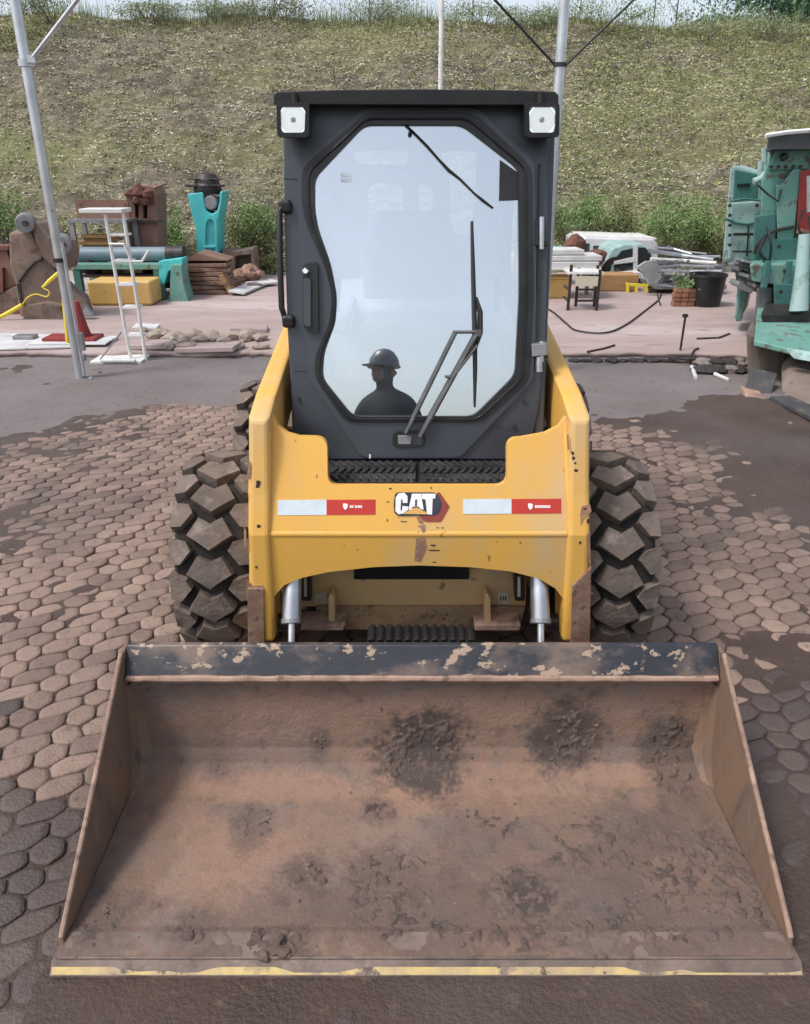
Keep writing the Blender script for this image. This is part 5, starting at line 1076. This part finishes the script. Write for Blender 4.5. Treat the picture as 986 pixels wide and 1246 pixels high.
# timber beam and yellow frame
p, q = A(733, 350, 12.2), A(768, 352, 12.0); top_mesh(MB().box(((p.x + q.x) / 2, 12.2, ZS + .12), (q.x - p.x + .2, .4, .23)), 'timber_beam', 'wood', 'orange brown timber beam lying in front of the pickup', 'beam', bevel=.01)
Yy = 11.9; root = thing('open_crate', (A(776, 367, Yy).x, Yy + .15, ZS), 'small bright yellow open crate frame on the slab', 'crate')
fr = [(762.5, 344.5), (789, 346), (788, 366.5), (762, 365.5)]; h1 = [(766, 348), (773, 348.5), (773, 362), (766, 361.5)]; h2 = [(776.5, 349), (785, 349.5), (785, 363), (776.5, 362.5)]
part(MB().prism(atY(fr, Yy), (0, .03, 0), [atY(h1, Yy), atY(h2, Yy)]), 'front_frame', 'strap', root, bevel=.004); part(MB().prism(atY(fr, Yy + .3), (0, .03, 0), [atY(h1, Yy + .3), atY(h2, Yy + .3)]), 'rear_frame', 'strap', root, bevel=.004)
for u, v in fr: part(MB().tube([A(u, v, Yy + .02), A(u, v, Yy + .3)], .014, 6), 'rail', 'strap', root)
# heap of silver scrap bars
Yq = 11.6; rr = random.Random(9); si = 0
for (u0, v0, u1, v1, r) in ((790, 305, 868, 316, .030), (792, 315, 872, 320, .024), (796, 321, 880, 324, .034), (786, 327, 870, 325, .022), (800, 329, 878, 330, .026), (796, 334, 866, 336, .022), (806, 338, 876, 334, .024), (802, 342, 860, 344, .020), (798, 301, 842, 309, .016), (812, 300, 860, 309, .014), (804, 347, 850, 350, .018), (820, 308, 876, 312, .018)):
    d = rr.uniform(0, .5); t = MB().tube([A(u0, v0, Yq + d), A((u0 + u1) / 2, (v0 + v1) / 2 - rr.uniform(-2, 3), Yq + d + .1), A(u1, v1, Yq + d - rr.uniform(0, .4))], r, 8)
    top_mesh(t, 'scrap_bar', rr.choice(('silver', 'galv', 'white_metal', 'grey_steel')), ('bent silver bar in the scrap heap, ' + ('third bar from the top', 'middle bar just above the long thick one', 'long thickest bar across the middle', 'bar crossing the middle behind the crumpled sheet', 'second long bar below the thickest one', 'flat lying bar in the lower half', 'low bar rising towards the right', 'lowest bar but one', 'topmost thin bar at the left', 'thin topmost bar rising at the centre', 'lowest short bar on the trailer deck', 'thin bar sloping at the right end')[si]), 'metal bar', 'silver bars in the scrap heap'); si += 1
top_mesh(MB().prism(atY([(775, 325), (786, 318), (799, 317), (800, 322), (806, 325), (799, 330), (805, 336), (795, 345), (790, 347), (785, 335)], Yq - .1), (0, .06, 0)), 'bent_sheet', 'galv', 'crumpled grey sheet metal at the left end of the scrap heap', 'sheet metal', bevel=.008)
hp_ = thing('scrap_trailer', (A(835, 352, Yq).x, Yq + .5, ZS), 'low dark trailer frame under the silver scrap bars', 'trailer')
p, q = A(795, 348, Yq + .3), A(880, 348, Yq + .3)
part(MB().box(((p.x + q.x) / 2, Yq + .6, p.z), (q.x - p.x, .9, .06)), 'deck', 'grey_steel', hp_, bevel=.006)
for u in (800, 872): 
    for dy in (.25, .95): part(MB().box((A(u, 350, Yq).x, Yq + dy, (p.z - .03 + ZS) / 2), (.08, .08, p.z - .03 - ZS)), 'leg', 'steel_dark', hp_)
for k in range(6): x = p.x + (q.x - p.x) * (k + .5) / 6; part(MB().box((x, Yq + .2, p.z + .2), (.035, .035, .36)), 'stake', 'grey_steel', hp_)
# black tub, brick planter
p = A(863, 385, 10.5); root = thing('black_tub', (p.x, 10.75, ZS), 'black plastic tub standing left of the teal machine', 'tub')
part(MB().lathe([(0, .18), (0, .20), (.20, .225), (.40, .235), (.40, .215), (.04, .18)], (p.x, 10.75, ZS), (0, 0, 1), 24), 'tub_body', 'black', root, smooth=True); part(MB().lathe([(.38, .235), (.38, .25), (.41, .25), (.41, .235)], (p.x, 10.75, ZS), (0, 0, 1), 24, True), 'tub_rim', 'steel_dark', root)
p, q = A(818, 384, 10.6), A(844, 384, 10.6); root = thing('brick_planter', ((p.x + q.x) / 2, 10.75, ZS), 'small brick planter with weeds left of the black tub', 'planter')
bk_ = MB()
for r_ in range(4):
    for k in range(3): bk_.box((p.x + (k + .5 + (.2 if r_ % 2 else 0) * .5) * (q.x - p.x) / 3, 10.68, ZS + .03 + r_ * .058), ((q.x - p.x) / 3 - .008, .12, .05))
part(bk_, 'brick_wall', 'brick', root, bevel=.004)
rng = np.random.default_rng(3); pts = np.stack([rng.uniform(p.x, q.x, 260), 10.72 + rng.normal(0, .07, 260), ZS + .24 + np.abs(rng.normal(0, .07, 260))], 1); v_ = leaf_cloud(rng, pts, .028 * rng.uniform(.6, 1.3, 260)); np_mesh('weeds', v_, np.arange(len(v_)).reshape(-1, 4), 'leaf', root, loc=(p.x, 10.7, ZS))
p = G(828, 426, ZS); top_mesh(MB().tube([p, Vector((p.x + .01, p.y + .02, A(829, 384, p.y).z))], .012, 8).box((p.x, p.y, A(829, 384, p.y).z), (.05, .03, .03)), 'upright_rod', 'steel_dark', 'thin upright iron rod standing in the slab', 'rod')
top_mesh(MB().tube(smooth([G(u, v, ZS + .012) for u, v in ((664, 374), (675, 381), (690, 394), (702, 402), (735, 405), (760, 396), (785, 378), (800, 366), (805, 358))]), .010, 6), 'power_cable', 'wire', 'black cable snaking over the slab right of the loader', 'cable')
top_mesh(MB().tube([A(800, 358, 10.8), A(804, 372, 10.7), A(808, 386, 10.3)], .010, 6), 'bent_rod', 'wire', 'short black rod stuck upright at the end of the cable', 'rod')
for i, pl in enumerate((((812, 434), (838, 437), (862, 435)), ((838, 437), (845, 426), (850, 424)), ((848, 412), (875, 411), (888, 406)), ((715, 428), (735, 424), (748, 420)))):
    top_mesh(MB().tube([G(u, v, ZS + .005) for u, v in pl], .012, 5), 'crack_strip', 'shard', ('dark crack strip along the broken slab edge', 'short dark crack strip branching at the slab edge', 'thin dark crack strip near the teal machine foot', 'dark streak on the slab near the loader arm')[i], 'crack', 'dark cracks in the slab')
rr = random.Random(4)
for i in range(13): u = 700 + i * 13.5 + rr.uniform(-3, 3); p = G(u, 440, .02); top_mesh(MB().rock((p.x, p.y - .03, .035), .05 + rr.random() * .03, 400 + i, .4, 2), 'broken_chunk', 'shard', 'black broken chunk lying along the slab edge right of the loader', 'debris', 'black chunks along the right slab edge')
for i in range(10): u = 855 + (i % 5) * 11; v = 445 + (i // 5) * 9; p = G(u, v, .02); top_mesh(MB().rock((p.x, p.y, .05), .09, 430 + i, .5, 2), 'broken_chunk', 'slab_edge' if i % 4 == 0 else 'shard', 'dark broken lump at the foot of the teal machine', 'debris', 'dark lumps at the foot of the teal machine')
for i, (a, b) in enumerate((((842, 446), (847, 460)), ((870, 455), (888, 463)))): top_mesh(MB().tube([G(*a, .05), G(*b, .04)], .018, 6), 'white_shard', 'white_board', ('narrow white shard lying below the slab corner', 'white shard lying nearer the teal machine')[i], 'debris')

# ---- the teal machine at the right edge
Ym = 8.6; root = thing('teal_machine', (A(960, 440, Ym).x + .3, Ym, 0.02), 'tall teal crushing machine with dark roof and red panel', 'machine')
def mp(px, Y, d, name, mat, bv=.012, parent=None): return part(MB().prism(atY(px, Y), (d * .50, d, 0)), name, mat, parent or root, bevel=bv)
mp([(879, 318), (884, 260), (889, 204), (896, 201), (925, 210), (930, 320)], 9.4, .7, 'left_sheet', 'teal_pale', .02)
mp([(894, 206), (922, 212), (922, 242), (892, 245)], 9.38, .03, 'recess_panel', 'teal_dark')
mp([(897, 224), (913, 223), (913, 226.5), (897, 227.5)], 9.36, .02, 'slot', 'black', .002)
mp([(890, 247), (926, 244), (924, 318), (886, 316)], 9.34, .06, 'front_sheet', 'teal_pale', .015)
part(MB().tube([A(u, v, 9.33) for u, v in ((882, 266), (895, 271), (908, 273), (924, 270))], .014, 6), 'sheet_fold', 'teal_dark', root); part(MB().tube([A(911, 275, 9.33), A(909, 312, 9.33)], .008, 5), 'sheet_seam', 'steel_dark', root)
part(MB().tube([A(u, v, 9.3) for u, v in ((889, 245), (905, 242), (935, 245))], .012, 6), 'sheet_edge', 'teal_dark', root)
body = mp([(926, 222), (940, 180), (1075, 178), (1075, 325), (924, 325)], 8.7, 1.0, 'main_body', 'teal', .02)
mp([(935, 207), (943, 183), (984, 182), (983, 206)], 8.66, .06, 'upper_panel', 'teal', .012)
mp([(944, 225), (951, 225), (966, 205), (975, 205), (966, 292), (946, 292)], 8.62, .10, 'column_plate', 'teal', .012)
mp([(918, 262), (946, 258), (944, 292), (926, 320), (915, 318)], 8.64, .10, 'curved_guard', 'teal_dark', .02)
part(MB().tube([A(u, v, 8.6) for u, v in ((918, 309), (921, 298), (930, 288), (944, 280), (966, 276))], .016, 6), 'guard_edge', 'steel_dark', root)
part(MB().tube([A(u, v, 8.6) for u, v in ((922, 225), (935, 237), (947, 245), (951, 231))], .010, 6), 'cable', 'steel_dark', root)
mp([(974, 208), (1000, 204), (1000, 284), (969, 284)], 8.60, .06, 'red_panel', 'red_panel', .006); part(MB().tube([A(971, 281, 8.55), A(1000, 288, 8.55)], .03, 8), 'red_bar', 'brown_steel', root)
part(MB().tube([A(984, 214, 8.5), A(984, 258, 8.5)], .018, 8), 'door_handle', 'galv', root)
mp([(932, 186), (935, 165), (960, 160), (1075, 155), (1075, 181), (940, 182)], 8.45, 1.4, 'roof', 'roofsheet', .02)
part(MB().tube([A(932, 165, 8.42), A(958, 161, 8.42), A(1010, 157, 8.42)], .022, 6), 'roof_trim', 'white_metal', root)
for a, b in (((930, 180), (931, 214)), ((936, 184), (934, 212)), ((926, 196), (925, 214))): part(MB().tube([A(*a, 8.9), A(*b, 8.9)], .03, 8), 'vent_pipe', 'teal_pale', root, smooth=True)
part(MB().tube([A(917, 221, 8.85), A(928, 217, 8.85), A(932, 210, 8.85)], .035, 8), 'elbow_pipe', 'teal_pale', root, smooth=True)
part(MB().lathe([(0, 0), (0, .04), (.05, .03), (.05, 0)], A(954, 191, 8.62), (0, -1, 0), 12), 'plug', 'black', root)
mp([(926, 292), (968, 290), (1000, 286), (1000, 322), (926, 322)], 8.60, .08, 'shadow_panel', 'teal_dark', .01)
bm_ = mp([(912, 322), (1075, 318), (1075, 346), (940, 346), (915, 342)], 8.25, 1.3, 'bed_beam', 'teal', .015)
mp([(941, 346), (1075, 344), (1075, 372), (942, 372)], 8.15, 1.2, 'lower_box', 'teal_dark', .015)
mp([(921, 350), (940, 350), (940, 378), (918, 382)], 8.3, .8, 'rubber_skirt', 'grey_steel', .02)
mp([(893, 322), (914, 321), (912, 350), (906, 380), (893, 388), (897, 352)], 9.0, .4, 'front_post', 'teal_pale', .015)
mp([(902, 350), (910, 350), (902, 391), (895, 391)], 8.9, .12, 'front_strut', 'teal', .01)
jr = MB(); rr = random.Random(6)
for k in range(16): jr.box(A(898 + rr.uniform(0, 32), 322 + rr.uniform(-6, 26), 8.5 + rr.uniform(0, .5)), (rr.uniform(.1, .3), rr.uniform(.1, .3), rr.uniform(.02, .08)), Matrix.Rotation(rr.uniform(-.5, .5), 3, 'Y'))
part(jr, 'crushed_plates', 'grey_steel', root, bevel=.006)
part(MB().prism([A(918, 414, 6.9), A(1075, 452, 6.2), A(1075, 376, 8.2), A(922, 374, 8.3)], (0, 0, -.05)), 'tray', 'teal', root, bevel=.01)
part(MB().prism([A(958, 428, 6.6), A(1075, 448, 6.25), A(1075, 456, 6.2), A(966, 437, 6.55)], (0, .05, .03)), 'tray_lip', 'teal_pale', root, bevel=.01)
hz_ = MB(); rr = random.Random(21)
for k in range(7): x0 = rr.uniform(920, 1000); y0 = rr.uniform(225, 300); hz_.tube(smooth([A(x0, y0, 8.5), A(x0 + rr.uniform(-10, 14), y0 + 22, 8.4), A(x0 + rr.uniform(-14, 18), y0 + 48, 8.45), A(x0 + rr.uniform(-16, 16), y0 + 70, 8.5)]), rr.choice((.010, .014, .018)), 6)
part(hz_, 'hoses', 'black', root)
for (u, v, Y) in [(888 + 0 * k, 250 + 12 * k, 9.3) for k in range(5)] + [(921, 250 + 12 * k, 9.3) for k in range(5)] + [(938 + 9 * k, 203, 8.62) for k in range(5)] + [(948, 300, 8.5), (935, 330, 8.2), (955, 330, 8.2), (975, 330, 8.2), (950, 355, 8.1), (980, 355, 8.1)]: part(MB().lathe([(0, 0), (0, .020), (.018, .018), (.018, 0)], A(u, v, Y), (0, -1, 0), 8), 'bolt', 'steel_dark', root)
for u in (932, 958, 990): part(MB().box(A(u, 334, 8.2), (.05, .06, .26)), 'rib', 'teal_dark', root, bevel=.004)
part(MB().box(A(905, 285, 9.28), (.22, .05, .03)).box(A(905, 306, 9.28), (.24, .05, .02)), 'latch_bar', 'steel_dark', root, bevel=.004)
fr_ = mp([(908, 402), (922, 413), (950, 420), (952, 455), (945, 470), (910, 462)], 7.15, .5, 'mud_flap', 'mud', .03)
part(MB().hull([A(915, 447, 6.75), A(947, 455, 6.65), A(938, 484, 6.45), A(907, 474, 6.55)], [p + Vector((.02, .06, -.01)) for p in (A(915, 447, 6.75), A(947, 455, 6.65), A(938, 484, 6.45), A(907, 474, 6.55))]), 'step_plate', 'steel_worn', root, bevel=.015)
part(MB().hull([A(907, 476, 6.44), A(931, 483, 6.38), A(930, 494, 6.34), A(907, 485, 6.40)], [p + Vector((0, .12, .02)) for p in (A(907, 476, 6.44), A(931, 483, 6.38), A(930, 494, 6.34), A(907, 485, 6.40))]), 'step_edge', 'lip', root, bevel=.006)
part(MB().hull([A(952, 468, 6.5), A(962, 455, 6.55), A(1060, 470, 6.2), A(1075, 540, 5.6), A(985, 512, 5.9), A(950, 488, 6.3)], [p + Vector((.25, .6, .05)) for p in (A(952, 468, 6.5), A(962, 455, 6.55), A(1060, 470, 6.2), A(1075, 540, 5.6), A(985, 512, 5.9), A(950, 488, 6.3))]), 'mud_bank', 'mud', root, bevel=.05, seg=3)
mp([(925, 382), (1075, 380), (1075, 462), (946, 455)], 7.6, .9, 'under_frame', 'steel_dark', .02)
part(MB().tube([A(979, 285, 7.7), A(976, 330, 7.65), A(972, 378, 7.6)], [.05, .06, .085], 14), 'white_strut', 'teal_pale', root, smooth=True)
top_mesh(MB().rock(A(966, 386, 7.9) , .12, 91, .35, 2), 'mud_lump', 'mud', 'flat mud lump lying on the teal machine tray', 'debris'); top_mesh(MB().rock(A(985, 384, 7.85), .07, 92, .5, 2), 'white_stone', 'white_board', 'pale stone on the teal tray at the right edge', 'stone')
p = G(985, 512); top_mesh(MB().prism([G(935, 487, .01), G(1000, 520, .01), G(1060, 560, .01), G(1060, 530, .01), G(960, 486, .01)], (0, 0, .04)), 'ground_skid', 'steel_worn', 'grey blue steel skid on the ground under the teal machine', 'skid', bevel=.015)

# ================================================================== THE WORKER mirrored in the glass
def person():
    base = Vector((-.16, -.85, 0)); root = None
    V, E, Rr = [], [], []
    def v(x, y, z, r, par=None):
        V.append((x, y, z)); Rr.append(r); i = len(V) - 1
        if par is not None: E.append((par, i))
        return i
    pel = v(0, 0, .93, .15); ab = v(0, 0, 1.08, .145, pel); chs = v(0, -.01, 1.26, .19, ab); up_ = v(0, -.01, 1.38, .155, chs); nk = v(0, .005, 1.47, .058, up_); hd = v(0, .02, 1.56, .082, nk); hd2 = v(0, .02, 1.64, .095, hd); v(0, .01, 1.71, .07, hd2)
    for sg in (-1, 1):
        sh = v(sg * .20, -.01, 1.36, .095, up_); elb = v(sg * .33, -.02, 1.12, .065, sh); wr = v(sg * .25, .10, .90, .032, elb); hn = v(sg * .245, .13, .84, .036, wr)
        for k in range(4): f1 = v(sg * .245 + (k - 1.5) * .020, .15, .79, .010, hn); f2 = v(sg * .243 + (k - 1.5) * .020, .158, .755 - .008 * (k in (1, 2)), .009, f1); v(sg * .24 + (k - 1.5) * .020, .155, .725 - .01 * (k in (1, 2)), .008, f2)
        t1 = v(sg * .20, .15, .83, .011, hn); v(sg * .185, .17, .79, .009, t1)
        hp = v(sg * .10, 0, .86, .105, pel); kn = v(sg * .115, .02, .50, .072, hp); an = v(sg * .12, -.01, .11, .052, kn); ft = v(sg * .125, .07, .05, .045, an); v(sg * .13, .17, .04, .038, ft)
    me = bpy.data.meshes.new('person'); me.from_pydata(V, E, []); o = link_mesh(me, 'person', 'coverall', None, base)
    sk = o.modifiers.new('skin', 'SKIN'); sk.use_smooth_shade = True
    for i, r in enumerate(Rr): me.skin_vertices[0].data[i].radius = (r, r * (.8 if r > .1 else 1)); me.skin_vertices[0].data[i].use_root = (i == 0)
    o.modifiers.new('sub', 'SUBSURF').levels = 2; o.modifiers['sub'].render_levels = 2
    o.rotation_euler = (0, 0, R(35))
    tag(o, 'worker in dark coverall and grey hard hat, mirrored in the cab window', 'person')
    hb = base + Vector((0, .02, 1.67))
    MB().lathe([(.135, .0), (.125, .05), (.10, .085), (.05, .118), (.0, .128), (-.01, .128), (-.012, .137), (-.02, .137), (-.02, .125), (-.02, .0)][::-1], hb, (0, 0, 1), 28).box(hb + Vector((0, .14, -.012)), (.17, .09, .012)).build('hard_hat', 'helmet', o, smooth=True)
    fc = MB(); hc = base + Vector((0, .02, 1.60)); b2 = bmesh.new(); fc.rock(hc + Vector((0, .055, .0)), .062, 5, 1.25, 3); fc.tube([hc + Vector((0, .115, .02)), hc + Vector((0, .138, -.015)), hc + Vector((0, .115, -.025))], [.008, .014, .010], 8)
    for sg in (-1, 1): fc.rock(hc + Vector((sg * .095, .0, .0)), .025, 8, 1.2, 2)
    fc.build('face', 'skin', o, smooth=True)
    ey = MB()
    for sg in (-1, 1): ey.rock(hc + Vector((sg * .030, .113, .022)), .010, 2, .6, 2)
    ey.box(hc + Vector((0, .112, -.048)), (.045, .012, .007)); ey.build('eyes_and_mouth', 'boot', o)
person()
